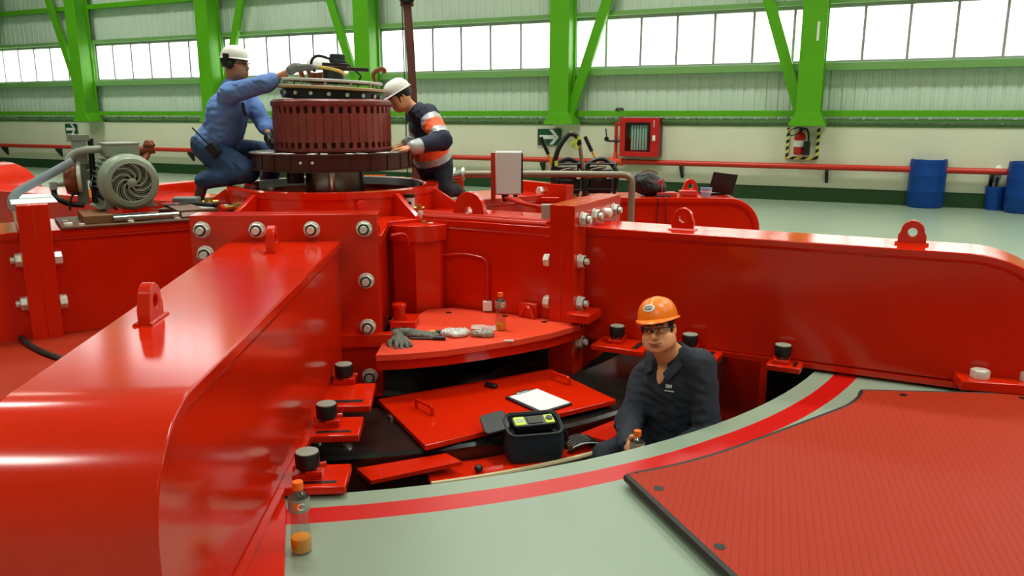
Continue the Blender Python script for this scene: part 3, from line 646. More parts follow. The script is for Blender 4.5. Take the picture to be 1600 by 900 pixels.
# sole plates below the two front arms
b = MB(); b.prism([(-1.6, 3.1), (-.96, 3.09), (-.90, 2.93), (-.735, 2.3), (-.62, 1.7), (-1.7, 1.6)], 0, .022); o = b.build('sole_plate', RED, bevel=.003); tag(o, 'red sole plate on the floor under the nose of the foreground arm', 'plate')
b = MB(); b.prism([(1.93, 4.83), (2.02, 4.66), (2.38, 4.47), (2.62, 4.40), (3.2, 4.15), (3.5, 4.7), (2.4, 5.1)], 0, .016); o = b.build('sole_plate', RED, bevel=.003); tag(o, 'red sole plate on the floor under the right arm beside the striped ring', 'plate')
t = thing('anchor_bracket', 'red anchor bracket with two nuts at the foot of the right arm', 'bracket', (2.72, 4.17, .0))
M = frame((2.72, 4.17), DEG(-14)); b = MB(M); b.box2((-.24, -.03, .053), (.4, .16, .11)); b.build('base', RED, t, bevel=.006)
for x in (-.13, .12):
    b = MB(M); b.nut((x, .05, .11), (0, 0, 1), .05, .05); b.build('nut', ZINC, t, bevel=.003)
# stud pads along the two arms
def stud_pad(M, x, y0, y1, wx, lab, stx=0, sty=.45):
    t = thing('stud_pad', lab, 'pad', M @ Vector((x, (y0+y1)/2, .0)), 0, 'red pads with black capped studs along the arms')
    b = MB(M); b.box2((x-wx/2, y0, .015), (x+wx/2, y1, .052)); b.build('pad', RED, t, bevel=.006)
    ym = y0+(y1-y0)*sty; lo = min(y0, y1)
    b = MB(M); b.box((x+stx, ym, .064), (.09, .12, .024)); b.tube([(x+stx-.03, ym-.07, .07), (x+stx-.05, ym+.07, .08)], .014, 8); b.box((x+stx+.03, ym+.03, .075), (.03, .07, .03)); b.build('clamp', RED, t, bevel=.004)
    b = MB(M); b.box2((x+wx*.25, y0+(y1-y0)*.25, .0515), (x+wx*.36, y0+(y1-y0)*.85, .0535)); b.build('slot', BLACK, t)
    b = MB(M); b.cyl((x+stx, ym, .07), (x+stx, ym, .1), .014); b.nut((x+stx, ym, .08), (0, 0, 1), .028, .012); b.build('stud', ZINC, t)
    b = MB(M); b.lathe([(0, .088), (.04, .088), (.05, .098), (.052, .152), (.048, .16), (0, .16)], (x+stx, ym, 0), seg=24); c = b.build('cap', BLACK, t)
    b = MB(M); b.lathe([(0, .16), (.047, .16), (.047, .164), (0, .164)], (x+stx, ym, 0), seg=24); b.build('cap_disc', GREYP, c)
Al = MA.inverted()
def onA(X, Y): return Al @ Vector((X, Y, 0))
for (X, Y, wx, sx, lab) in ((-.9, 4.14, .36, -.2, 'red stud pad by the big arm, the one next to the bolted flange'), (-.965, 3.68, .24, -.02, 'red stud pad by the big arm, middle of its three'), (-.945, 3.13, .22, -.0, 'red stud pad by the big arm, right behind the foreground bottle')):
    q = onA(X, Y); stud_pad(MA, q.x, .25, .25+.30 if wx > .3 else .53, wx, lab, sx, .4)
for (x, wx, lab, y0) in ((.33, .36, 'red stud pad at the hub end of the right arm, left of the seated man', -.42), (.82, .3, 'red stud pad of the right arm hidden behind the seated man', -.38), (1.36, .2, 'small red stud pad of the right arm, right of the seated man', -.32)):
    stud_pad(MB_, x, -.15, y0, wx, lab, -.02 if wx < .3 else -.05, .45)
# ---------------------------------------------------------------- inside the pit
b = MB(); b.lathe([(2.55, -.3), (2.55, -.15), (3.2, -.15), (3.22, -.165), (3.22, -.18)], PC, seg=120); t = b.build('stator_ring', BLKMET); tag(t, 'glossy black steel ring inside the pit under the red arms', 'ring')
b = MB(); b.lathe([(3.215, -.18), (3.215, -.34), (3.1, -.34)], PC, seg=120); b.build('rim', MAROON, t)
for a, r in ((-84, 3.0), (-81, 3.08), (-76, 2.72)):
    b = MB(); p = PC+Vector((math.cos(DEG(a))*r, math.sin(DEG(a))*r, -.15)); b.lathe([(.032, 0), (.028, .014), (.0, .018)], p, seg=14); b.build('bolt_head', STEEL, t)
# ledge with beige edging
b = MB(); b.lathe([(3.23, -.26), (3.23, -.235), (3.42, -.235), (3.42, -.26), (3.23, -.26)], PC, seg=30, a0=DEG(-74), a1=DEG(-48)); t = b.build('ledge_plate', RED); tag(t, 'curved red ledge with beige edge inside the pit under the tool bag', 'ledge')
b = MB(); b.tube([(p[0], p[1], -.24) for p in arcpts(PC, 3.43, -74, -48, 24)], .014, 8); b.build('edging', BEIGE, t)
b = MB(); M = frame(PC, DEG(-72)); b.prism([(3.3, -.235), (3.34, -.235), (3.26, -.12), (3.23, -.12)], -.02, .5, XZ); b.build('upstand', RED, t)
for a, lab in ((-75.5, 'left'), (-53.5, 'right')):
    b = MB(frame(PC, DEG(a))); b.add([(3.24, -.26, -.2), (3.4, -.2, -.2), (3.36, .26, -.17), (3.24, .2, -.17), (3.24, -.26, -.22), (3.4, -.2, -.22), (3.36, .26, -.19), (3.24, .2, -.19)], [(0,1,2,3),(7,6,5,4),(0,4,5,1),(1,5,6,2),(2,6,7,3),(3,7,4,0)])
    o = b.build('deflector', RED); tag(o, 'red bent deflector plate in the pit, %s of the black tool bag' % lab, 'plate')
b = MB(frame(PC, DEG(-52))); b.box2((3.46, -.3, -.36), (3.86, .42, -.32)); b.box2((3.48, -.26, -.95), (3.52, -.2, -.36)); b.box2((3.8, -.26, -.95), (3.84, -.2, -.36)); b.box2((3.48, .32, -.95), (3.52, .38, -.36)); b.box2((3.8, .32, -.95), (3.84, .38, -.36)); o = b.build('pit_bench', DSTEEL); tag(o, 'dark bench inside the pit under the seated man', 'bench')
b = MB(); b.lathe([(1.4, -.5), (2.45, -.5), (2.45, -.9)], PC, seg=80); o = b.build('inner_ring', mat('pit_shadow_paint', (60, 24, 18), rough=.6)); tag(o, 'dark red lower ring deep inside the pit', 'ring')  # the shade of the pit is mixed into this red
b = MB(frame((2.0, 5.35), BA)); b.box2((-.7, .0, -.93), (-.25, .3, .02)); o = b.build('support_post', RED); tag(o, 'red support post under the right arm behind the seated man', 'post')
# tilted loose plate with two handles
t = thing('loose_plate', 'red plate with two handles lying loose in the pit under a clipboard', 'plate', (-.1, 4.5, -.15))
pl4 = [(-.80, 4.52, -.115), (-.445, 3.835, -.115), (.615, 4.47, -.10), (.255, 5.10, -.115)]
b = MB(); vs = [Vector(p) for p in pl4]+[Vector(p)-Vector((0, 0, .03)) for p in pl4]; b.add(vs, [(0,1,2,3),(7,6,5,4),(0,4,5,1),(1,5,6,2),(2,6,7,3),(3,7,4,0)]); b.build('plate', RED, t, bevel=.004)
for (x, y, a) in ((-.5, 4.31, DEG(-50)), (.305, 4.81, DEG(-50))):
    b = MB(Matrix.Translation((x, y, -.113)) @ Matrix.Rotation(a, 4, 'Z')); b.tube(bend([(-.08, 0, 0), (-.08, 0, .05), (.08, 0, .05), (.08, 0, 0)], .015), .011, 8); b.build('handle', RED, t)

# covers closing the pit in the other sectors
for k, (a0, a1, lab) in enumerate(((-16, 28, 'between the right arm and the pump beam'), (48, 90, 'behind the hub beside the oil pipe'), (110, 144, 'behind the hub on the far side'), (164, 203, 'behind the motor beyond the left arm'))):
    b = MB(); b.prism(arcpts(HUB, 1.06, a0, a1)+arcpts(PC, 4.15, a1, a0, 20), .02, .06); o = b.build('cover_plate', TREAD); tag(o, 'red floor plate closing the pit '+lab, 'plate')
# ---------------------------------------------------------------- rotor on the hub
HX, HY = HUB.x, HUB.y
def atH(z): return Vector((HX, HY, z))
rot = thing('exciter_rotor', 'brown exciter rotor standing upright in the middle of the red hub', 'rotor', atH(.86))
b = MB(); b.lathe([(.0, .86), (.27, .86), (.27, .9), (.235, .92), (.235, 1.12), (0, 1.12)], atH(0), seg=48); b.build('shaft', mat('machined_steel', (120, 122, 116), rough=.28, metal=.95), rot)
b = MB(); b.cyl((HX+.03, HY-.25, .95), (HX+.03, HY-.25, 1.12), .03, seg=12); b.build('coupling_bolt', STEEL, rot)
b = MB(); b.cyl((HX-.3, HY-.1, 1.0), (HX-.3, HY-.1, 1.12), .07, seg=12); b.build('oil_drain', BLACK, rot)
b = MB(); b.lathe([(0, 1.12), (.66, 1.12), (.66, 1.128), (.635, 1.13), (.635, 1.24), (.66, 1.242), (.66, 1.25), (0, 1.25)], atH(0), seg=72); fan = b.build('fan_disc', MAROON, rot)
for k in range(26):
    a = 2*math.pi*k/26+.05; M = Matrix.Translation(atH(0)) @ Matrix.Rotation(a, 4, 'Z'); b = MB(M); b.box2((.62, -.003, 1.13), (.641, .003, 1.242)); b.build('fan_rib', MAROON, fan)
for k in (-100, -92):
    a = DEG(k); b = MB(); b.ball((HX+.64*math.cos(a), HY+.64*math.sin(a), 1.19), .013); b.build('balance_weight', ZINC, fan)
CLOTH = mat('red_brown_tape', (120, 42, 38), rough=.45, noise_amt=.25, noise_scale=18, bump=.2, bump_scale=40)
b = MB(); b.cyl(atH(1.25), atH(1.64), .435, seg=64); core = b.build('coil_core', mat('coil_gap', (40, 12, 12), rough=.5), rot)
b = MB()
prof = [(.3, 1.6), (.44, 1.595), (.466, 1.6), (.476, 1.615), (.474, 1.64), (.455, 1.656), (.3, 1.66)]
b.lathe(prof, atH(0), seg=96); b.v = [Vector((p.x, p.y, p.z+.004*noise.noise((p.x*9, p.y*9, 2)))) for p in b.v]; b.build('top_band', CLOTH, rot)
b = MB(); b.lathe([(.3, 1.252), (.452, 1.252), (.47, 1.26), (.472, 1.28), (.455, 1.292), (.43, 1.294)], atH(0), seg=96); b.build('bottom_band', CLOTH, rot)
for k in range(44):
    a = 2*math.pi*k/44; M = Matrix.Translation(atH(0)) @ Matrix.Rotation(a, 4, 'Z'); b = MB(M)
    b.box2((.43, -.0315, 1.33), (.467, .0315, 1.55)); b.box2((.43, -.017, 1.28), (.465, .017, 1.61)); b.build('coil_bar', DARKRED, rot, bevel=.002, seg=1)
b = MB()
for k in range(-150, -10, 28):
    for q in range(2): b.box((HX+.57*math.cos(DEG(k+q*9)), HY+.57*math.sin(DEG(k+q*9)), 1.253), (.1, .05, .004), Matrix.Rotation(DEG(k+20*q), 3, 'Z'))
o = b.build('paper_strip', PAPER); tag(o, 'white paper strips lying on the rim of the rotor fan disc', 'paper', kind='stuff')
TL = Matrix.Translation(atH(1.7)) @ Matrix.Rotation(DEG(2.6), 4, 'Y') @ Matrix.Translation((.0, 0, 0))
b = MB(TL); b.lathe([(0, -.045), (.385, -.045), (.385, .03), (0, .03)], seg=48); sl = b.build('slip_ring_band', BLACK, rot)
for k in range(18):
    a = 2*math.pi*k/18; b = MB(TL); b.nut((.385*math.cos(a), .385*math.sin(a), -.005), (math.cos(a), math.sin(a), 0), .017, .014); b.build('band_bolt', ZINC, sl)
b = MB(TL); b.lathe([(.2, .03), (.425, .03), (.43, .034), (.43, .05), (.425, .054), (.2, .054)], seg=64); b.build('lower_ring_plate', mat('tan_insulation', (176, 160, 116), rough=.45), rot)
b = MB(TL); b.lathe([(.0, .085), (.40, .085), (.405, .09), (.405, .102), (.40, .106), (0, .106)], seg=64); up = b.build('upper_ring_plate', LGREY, rot)
for k in range(12):
    a = 2*math.pi*k/12+.1; b = MB(TL); p = Vector((.37*math.cos(a), .37*math.sin(a), 0)); b.cyl(p+Vector((0, 0, .05)), p+Vector((0, 0, .09)), .009, seg=8); b.build('spacer_stud', ZINC, up)
b = MB(TL); b.cyl((.02, 0, .1), (.02, 0, .2), .085, seg=24); b.box((.02, -.09, .15), (.05, .012, .08)); b.build('brush_post', DSTEEL, rot)
b = MB(TL); b.prism([(-.16, .045), (.0, .07), (.14, .055), (.30, .012), (.30, -.012), (.14, -.055), (0, -.07), (-.16, -.045)], .185, .215); b.box((.04, 0, .225), (.2, .12, .03)); b.build('brush_yoke', mat('dark_brown_resin', (48, 30, 24), rough=.4), rot, bevel=.004)
b = MB(TL); b.cyl((.05, 0, .23), (.05, 0, .31), .062, seg=20); b.lathe([(.064, .25), (.066, .255), (.066, .26), (.064, .265)], (.05, 0, 0)); b.build('sensor_cap', mat('dark_blue_plastic', (36, 42, 50), rough=.5), rot, bevel=.006)
b = MB(TL); b.tube(spline([(.0, -.03, .27), (-.09, -.04, .29), (-.14, -.04, .26), (-.15, -.03, .2), (-.12, -.02, .17)]), .011, 8); b.build('black_cable', BLACK, rot); b = MB(TL); b.tube(spline([(.12, -.02, .25), (.18, -.03, .2), (.24, -.03, .15), (.22, -.03, .11)]), .008, 8); b.build('black_cable', BLACK, rot)
b = MB(TL); b.tube(spline([(-.22, -.06, .11), (-.24, -.06, .17), (-.28, -.05, .2), (-.33, -.04, .15), (-.35, -.03, .11)]), .013, 8); b.tube(spline([(-.2, -.1, .11), (-.21, -.1, .17), (-.17, -.1, .19), (-.14, -.1, .11)]), .018, 8); b.tube(spline([(-.26, .05, .11), (-.22, .05, .2), (-.1, .04, .2)]), .011, 8); b.build('copper_lead', COPPER, rot)
b = MB(TL); b.tube(spline([(-.2, -.05, .2), (-.05, -.1, .2), (.08, -.11, .18), (.14, -.11, .15)]), .012, 8); b.box((-.25, -.08, .19), (.05, .05, .07)); b.build('yellow_lead', mat('yellow_sleeve', (206, 164, 62), rough=.5), rot)
b = MB(TL); b.tube(spline([(.36, -.02, .1), (.34, -.02, .16), (.37, -.02, .2), (.42, -.02, .21), (.43, -.02, .18)]), .018, 8); b.build('hose_stub', BRONZE, rot)
# ---------------------------------------------------------------- hoist hook and strap
t = thing('lifting_strap', 'brown webbing lifting strap hanging down behind the bending worker', 'strap', (-.93, 7.9, .82))
b = MB(); hp = Vector((-.985, 7.9, 2.55))
pts = [hp, Vector((-.965, 7.9, 2.2)), Vector((-.945, 7.9, 1.5)), Vector((-.94, 7.9, .83))]
for o_ in (-.006, .006):
    for i in range(3):
        p, q = pts[i], pts[i+1]; b.add([(p.x-.038, p.y+o_-.004, p.z), (p.x+.038, p.y+o_-.004, p.z), (p.x+.038, p.y+o_+.004, p.z), (p.x-.038, p.y+o_+.004, p.z), (q.x-.038, q.y+o_-.004, q.z), (q.x+.038, q.y+o_-.004, q.z), (q.x+.038, q.y+o_+.004, q.z), (q.x-.038, q.y+o_+.004, q.z)], [(0,1,2,3),(7,6,5,4),(0,4,5,1),(1,5,6,2),(2,6,7,3),(3,7,4,0)])
b.build('webbing', mat('brown_webbing', (104, 62, 52), rough=.7), t)
b = MB(); b.tube(spline([(hp.x-.045, 7.9, 2.53), (hp.x-.03, 7.9, 2.59), (hp.x+.03, 7.9, 2.59), (hp.x+.045, 7.9, 2.53)]), .02, 8); b.build('eye_loop', mat('brown_webbing_worn', (84, 50, 42), rough=.7), t)
t = thing('crane_hook', 'black crane hook above the brown strap at the top edge', 'hook', (hp.x, 7.9, 2.56))
b = MB(); c = (hp.x, 7.9, 2.64); b.tube([(c[0]+.062*math.cos(DEG(a)), c[1], c[2]+.062*math.sin(DEG(a))) for a in range(150, 385, 12)], [.02+.012*math.sin(math.pi*i/20) for i in range(20)], 10); b.tube(spline([(c[0]-.054, 7.9, 2.67), (c[0]-.03, 7.9, 2.73), (c[0], 7.9, 2.78)]), .024, 10); b.cyl((c[0], 7.9, 2.76), (c[0], 7.9, 2.95), .03); b.build('hook', BLACK, t)
b = MB(); b.box((c[0], 7.9, 3.05), (.16, .12, .22)); b.build('block', YELLOW, t, bevel=.02)
b = MB(); b.cyl((c[0]-.03, 7.9, 3.1), (c[0]-.03, 7.9, 8.9), .008, seg=8); b.cyl((c[0]+.03, 7.9, 3.1), (c[0]+.03, 7.9, 8.9), .008, seg=8); b.build('wire_rope', DSTEEL, t)
b = MB(); b.cyl((-1.07, 7.95, 8.9), (-1.03, 7.95, .82), .006, seg=6); o = b.build('pendant_cable', BLACK); tag(o, 'thin dark cable hanging down left of the brown strap', 'cable')
# ---------------------------------------------------------------- motor and pump on the left
G = frame(HUB, DA); SK = mat('brown_steel', (104, 66, 40), rough=.5)
mot = thing('motor', 'grey green electric motor with a round spiral grille on the left deck', 'motor', (-2.72, 5.78, .84))
bp = thing('motor_skid', 'brown steel skid plate with pipes and hoses under the grey motor', 'skid', G @ Vector((1.55, .1, .803)))
b = MB(G); b.box2((.95, -.25, .803), (2.02, .36, .82)); b.build('skid_plate', SK, bp, bevel=.004)
b = MB(G)
for x, y in ((1.02, .33), (1.3, .34), (1.6, .34), (1.9, .34), (1.98, .1)): b.nut((x, y, .82), (0, 0, 1), .02, .016)
b.build('skid_bolt', ZINC, bp)
for x0, x1 in ((1.1, 1.28), (1.7, 1.88)):
    b = MB(G); b.box2((x0, -.12, .82), (x1, .28, .875)); b.build('riser_block', mat('rust_brown', (126, 84, 44), rough=.6) if x0 > 1.5 else SK, bp, bevel=.004)
b = MB(G); b.cyl((1.28, .29, .845), (1.7, .29, .845), .022); b.build('tie_rod', STEEL, bp)
b = MB(G); b.box2((1.16, .285, .83), (1.26, .287, .86)); b.box2((1.95, .27, .822), (2.0, .33, .84)); b.build('white_tag', WHITE, bp)
mc = Vector((-2.76, 5.76, 1.075)); ax = Vector((.60, -.80, 0)).normalized(); rt = Vector((-ax.y, ax.x, 0))
MF = Matrix(((rt.x, ax.x, 0, mc.x), (rt.y, ax.y, 0, mc.y), (0, 0, 1, mc.z), (0, 0, 0, 1))) @ Matrix.Scale(.9, 4)
# local: x right of the shaft, y along the shaft toward the fan, z up
b = MB(MF); b.lathe([(.12, -.44), (.185, -.42), (.19, .02), (.0, .02)], (0, 0, 0), (0, 1, 0), 40); b.build('housing', MOTORG, mot)
for k in range(32):
    a = 2*math.pi*k/32
    if -.35 < math.sin(a) < 2 or True:
        b = MB(MF @ Matrix.Rotation(a, 4, 'Y')); b.box2((.185, -.41, -.004), (.21, .0, .004)); b.build('cooling_fin', MOTORG, mot)
b = MB(MF); b.lathe([(.205, .0), (.216, .01), (.218, .11), (.205, .16), (.185, .185), (.15, .195), (.145, .19), (.145, .17)], (0, 0, 0), (0, 1, 0), 56); fc = b.build('fan_cover', MOTORG, mot)
b = MB(MF); b.lathe([(0, .16), (.15, .16)], (0, 0, 0), (0, 1, 0), 32); b.build('fan_recess', BLACK, fc)
for k in range(8):
    b = MB(MF); a0 = 2*math.pi*k/8
    pts = [(r*math.cos(a0+1.5*(r-.03)/.115), .186, r*math.sin(a0+1.5*(r-.03)/.115)) for r in np.linspace(.025, .148, 9)]
    b.tube(pts, .0075, 6); b.build('grille_vane', MOTORG, fc)
for k in range(24):
    if k % 3:
        b = MB(MF); a0 = 2*math.pi*k/24
        pts = [(r*math.cos(a0+1.5*(r-.03)/.115), .184, r*math.sin(a0+1.5*(r-.03)/.115)) for r in np.linspace(.06, .148, 7)]
        b.tube(pts, .003, 5); b.build('grille_rib', MOTORG, fc)
b = MB(MF); b.lathe([(.036, .17), (.036, .195), (.02, .203), (0, .204)], (0, 0, 0), (0, 1, 0), 20); b.build('grille_hub', MOTORG, fc)
for sx in (-1, 1):
    b = MB(MF); b.prism([(sx*.1, -.15), (sx*.15, -.12), (sx*.19, -.19), (sx*.22, -.21), (sx*.1, -.21)], -.02, .42, XZ); b.v = [v for v in b.v]; b.build('foot', MOTORG, mot, bevel=.004)
b = MB(MF); b.box2((-.12, -.3, .19), (.12, -.02, .225)); b.box((0, -.15, .25), (.25, .26, .07)); tb = b.build('terminal_box', MOTORG, mot, bevel=.008)
b = MB(MF); b.box((0, -.15, .292), (.26, .27, .016)); b.build('box_lid', GREYP, tb, bevel=.004)
b = MB(MF); b.tube(bend([(-.12, -.15, .25), (-.25, -.17, .245), (-.33, -.2, .22), (-.37, -.2, .16)], .08), .03, 12); b.build('cable_conduit', GREYP, tb)
b = MB(MF); b.cyl((.17, -.2, .12), (.23, -.25, .2), .028); b.cyl((.17, -.28, .22), (.29, -.25, .24), .04); b.lathe([(0, 0), (.04, 0), (.05, .02), (.03, .06), (.0, .065)], (.25, -.25, .25), seg=14); b.build('relief_valve', BRONZE, mot, bevel=.004)
MP = MF @ Matrix.Translation((.1, 0, .03))
pump = thing('oil_pump', 'brown round pump and grey mounting bracket left of the motor', 'pump', (-3.0, 5.75, .82))
b = MB(MP); b.box2((-.42, -.28, -.215), (-.34, -.24, .2)); b.box2((-.44, -.3, .1), (-.32, -.22, .22)); b.box2((-.36, -.28, -.03), (-.18, -.25, .05)); b.build('bracket', GREYP, pump, bevel=.004)
b = MB(MP); b.lathe([(0, -.06), (.06, -.06), (.13, -.045), (.145, -.01), (.14, .03), (.08, .05), (0, .055)], (-.44, -.26, -.0), (1, .25, 0), 28); pb = b.build('pump_body', BRONZE, pump)
b = MB(MP); b.lathe([(.1, .0), (.13, .004), (.13, .03), (.1, .035)], (-.405, -.25, 0), (1, .25, 0), 28); b.build('pump_rim', ZINC, pb)
b = MB(MP); b.cyl((-.30, -.25, -.21), (-.285, -.25, .3), .022); b.build('stand_pipe', BLACK, pump)
b = MB(MP); b.box((-.37, -.25, .25), (.1, .07, .07)); b.box((-.36, -.25, .31), (.13, .08, .05)); b.cyl((-.32, -.3, .22), (-.32, -.2, .22), .03); b.cyl((-.42, -.26, .28), (-.42, -.26, .34), .03); b.build('solenoid_valve', mat('valve_grey', (128, 140, 126), rough=.4), pump, bevel=.004)
b = MB(MP); b.box((-.58, -.28, -.06), (.05, .05, .06)); b.cyl((-.58, -.28, -.05), (-.46, -.27, -.05), .02); b.build('elbow', GREYP, pump)
b = MB(MP); b.tube(spline([(-.58, -.28, -.09), (-.57, -.26, -.15), (-.5, -.2, -.2), (-.4, -.15, -.215)]), .022, 10); b.tube(spline([(-.4, -.2, -.12), (-.47, -.18, -.14), (-.5, -.16, -.25)]), .008, 6); b.tube(spline([(-.3, -.2, .0), (-.34, -.12, -.08), (-.27, -.1, -.17), (-.2, .05, -.245)]), .009, 6); b.tube(spline([(-.26, -.2, .0), (-.3, -.1, -.1), (-.33, -.06, -.2)]), .007, 6); b.build('hose', BLACK, pump)
pg = thing('grey_pipe', 'grey slanting plastic pipe from the pump to the left flange', 'pipe', (-3.35, 5.55, .98))
A_ = Vector((-3.05, 5.62, 1.225)); E_ = Vector((-3.36, 5.42, 1.02))
b = MB(); b.tube(bend([A_, E_, E_+Vector((-.02, -.03, -.07)), E_+Vector((.06, -.06, -.14))], .07), .029, 14); b.build('pipe_run', mat('grey_pvc', (128, 142, 148), rough=.35), pg)
b = MB(); p = E_+Vector((.06, -.06, -.13)); b.cyl(p+Vector((0, 0, .02)), p-Vector((0, 0, .06)), .045); b.build('pipe_socket', mat('pale_green_fitting', (178, 204, 170), rough=.5), pg)
b = MB(G); b.box2((2.02, -.35, .98), (2.28, .32, .984)); o = b.build('paper_sheet', PAPER); tag(o, 'white sheets lying on top of the left flange below the grey pipe', 'paper')
# loose tools between motor and hub ring
def P3(x, y, z): return Vector((x, y, z))
t = thing('tool_tray', 'dark steel tray on the hub deck holding loose tools beside the motor', 'tray', (-2.40, 6.1, .803))
b = MB(); b.box((-2.40, 6.1, .83), (.46, .34, .05)); b.build('pan', SK, t, bevel=.004)
b = MB(); b.box((-2.36, 6.08, .857), (.34, .26, .003), Matrix.Rotation(.1, 3, 'Z')); b.build('paper_liner', PAPER, t)
b = MB(); b.box((-2.52, 6.2, .888), (.19, .11, .06), Matrix.Rotation(.1, 3, 'Z')); o = b.build('tool_case', mat('grey_case', (112, 122, 120), rough=.5), bevel=.012); tag(o, 'grey flat tool case on the steel tray between the motor and the kneeling worker', 'case')
def pliers(name, p, rz, m1, m2, lab, L=.2):
    t = thing(name, lab, 'tool', p, rz, 'hand tools lying on the deck by the motor'); M = WMAT[t.name]
    b = MB(M); b.tube(spline([(-L/2, .03, .012), (-L/4, .035, .012), (0, .008, .012)]), .011, 8); b.tube(spline([(-L/2, -.03, .012), (-L/4, -.035, .012), (0, -.008, .012)]), .011, 8); b.build('handle', m1, t)
    b = MB(M); b.cyl((0, 0, 0), (0, 0, .024), .016); b.prism([(0, -.014), (L*.3, -.006), (L*.3, .006), (0, .014)], .004, .02); b.build('jaw', m2, t)
HT = mat('red_tool_grip', (196, 60, 56), rough=.4)
pliers('pliers', (-2.53, 6.1, .859), -.1, HT, STEEL, 'red handled pliers beside the motor, farthest of the loose tools', .26)
pliers('pliers', (-2.38, 6.15, .859), -.2, BLACK, STEEL, 'black handled pliers among the tools right of the motor')
pliers('wire_cutter', (-2.50, 6.02, .859), .1, BLACK, DSTEEL, 'dark cutters at the front of the steel tray right of the motor')
b = MB(); M = Matrix.Translation((-2.31, 6.02, .86)) @ Matrix.Rotation(-.5, 4, 'Z'); b.M = M; b.box((0, .02, .018), (.22, .014, .025)); b.box((0, -.02, .018), (.22, .014, .025)); b.box((.13, 0, .02), (.03, .05, .035)); o = b.build('wrench', BLACK, bevel=.004); tag(o, 'long black double wrench lying across the steel tray right of the motor', 'tool')
b = MB(); b.lathe([(0, 0), (.03, 0), (.034, .02), (.03, .05), (0, .055)], (-2.36, 6.22, .858), seg=12); b.cyl((-2.40, 6.2, .875), (-2.3, 6.26, .875), .014); o = b.build('brass_fitting', BRASS); tag(o, 'loose brass pipe fitting beside the grey tool case', 'fitting')
# ---------------------------------------------------------------- right side of the hub: box, pipes, pumps, bag, laptop
t = thing('control_box', 'pale grey steel control box on a red post behind the hub', 'box', (-.06, 7.0, .8))
b = MB(); b.box((-.03, 7.0, 1.045), (.225, .12, .37)); b.build('enclosure', LGREY, t, bevel=.006)
b = MB(); b.box((-.03, 6.935, 1.045), (.215, .012, .355)); dr = b.build('door', LGREY, t, bevel=.004)
b = MB(); b.box((.088, 6.95, 1.045), (.012, .03, .34)); b.build('seal_edge', BLACK, dr)
b = MB(); b.box((-.165, 7.06, .99), (.04, .04, .40)); b.box((-.1, 7.06, 1.2), (.17, .03, .03)); b.build('post', PIPERED, t)
b = MB(); b.cyl((-.06, 6.98, .87), (-.06, 6.98, .8), .035, .02); b.cyl((.03, 6.98, .87), (.03, 6.98, .83), .02); b.build('cable_gland', BLACK, t)
for k in range(4):
    b = MB(); b.tube(spline([(-.06+k*.012, 6.96-k*.01, .83), (-.02+k*.02, 6.8, .84), (.07+k*.02, 6.6-k*.03, .826), (.2+k*.03, 6.42-k*.04, .82), (.3, 6.3-.1*k, .815)]), .014, 8); o = b.build('red_hose', PIPERED); tag(o, 'red hose running from the control box over the hub deck', 'hose', 'red hoses below the control box')
t = thing('oil_pipe', 'grey brown pipe running right from two steel elbows and bending down behind the right flange', 'pipe', (.5, 7.2, .8))
b = MB(); b.tube(bend([(-.5, 7.25, 1.015), (.2, 7.22, 1.02), (1.06, 7.1, 1.02), (1.06, 7.1, .3)], .09), .03, 12); b.build('pipe_run', PIPEG, t)
b = MB()
b.tube(bend([(-.70, 7.3, .8), (-.70, 7.3, 1.0), (-.55, 7.28, 1.0)], .09), .04, 12); b.tube(bend([(-.60, 7.2, .8), (-.60, 7.2, .99), (-.45, 7.25, 1.015)], .09), .04, 12); b.build('elbow', STEEL, t)
b = MB()
for x in (-.52, -.44): b.lathe([(.03, -.012), (.06, -.012), (.06, .012), (.03, .012)], (x, 7.26, 1.015), (1, 0, 0), 16)
b.lathe([(.035, 0), (.055, 0), (.055, .02), (.035, .02)], (-.70, 7.3, .84), seg=16); b.lathe([(.035, 0), (.055, 0), (.055, .02), (.035, .02)], (-.60, 7.2, .84), seg=16); b.build('pipe_flange', ZINC, t)
b = MB(); b.box((-.48, 7.45, .9), (.06, .06, .22)); o = b.build('short_post', PIPERED); tag(o, 'short red post behind the steel pipe elbows', 'post')
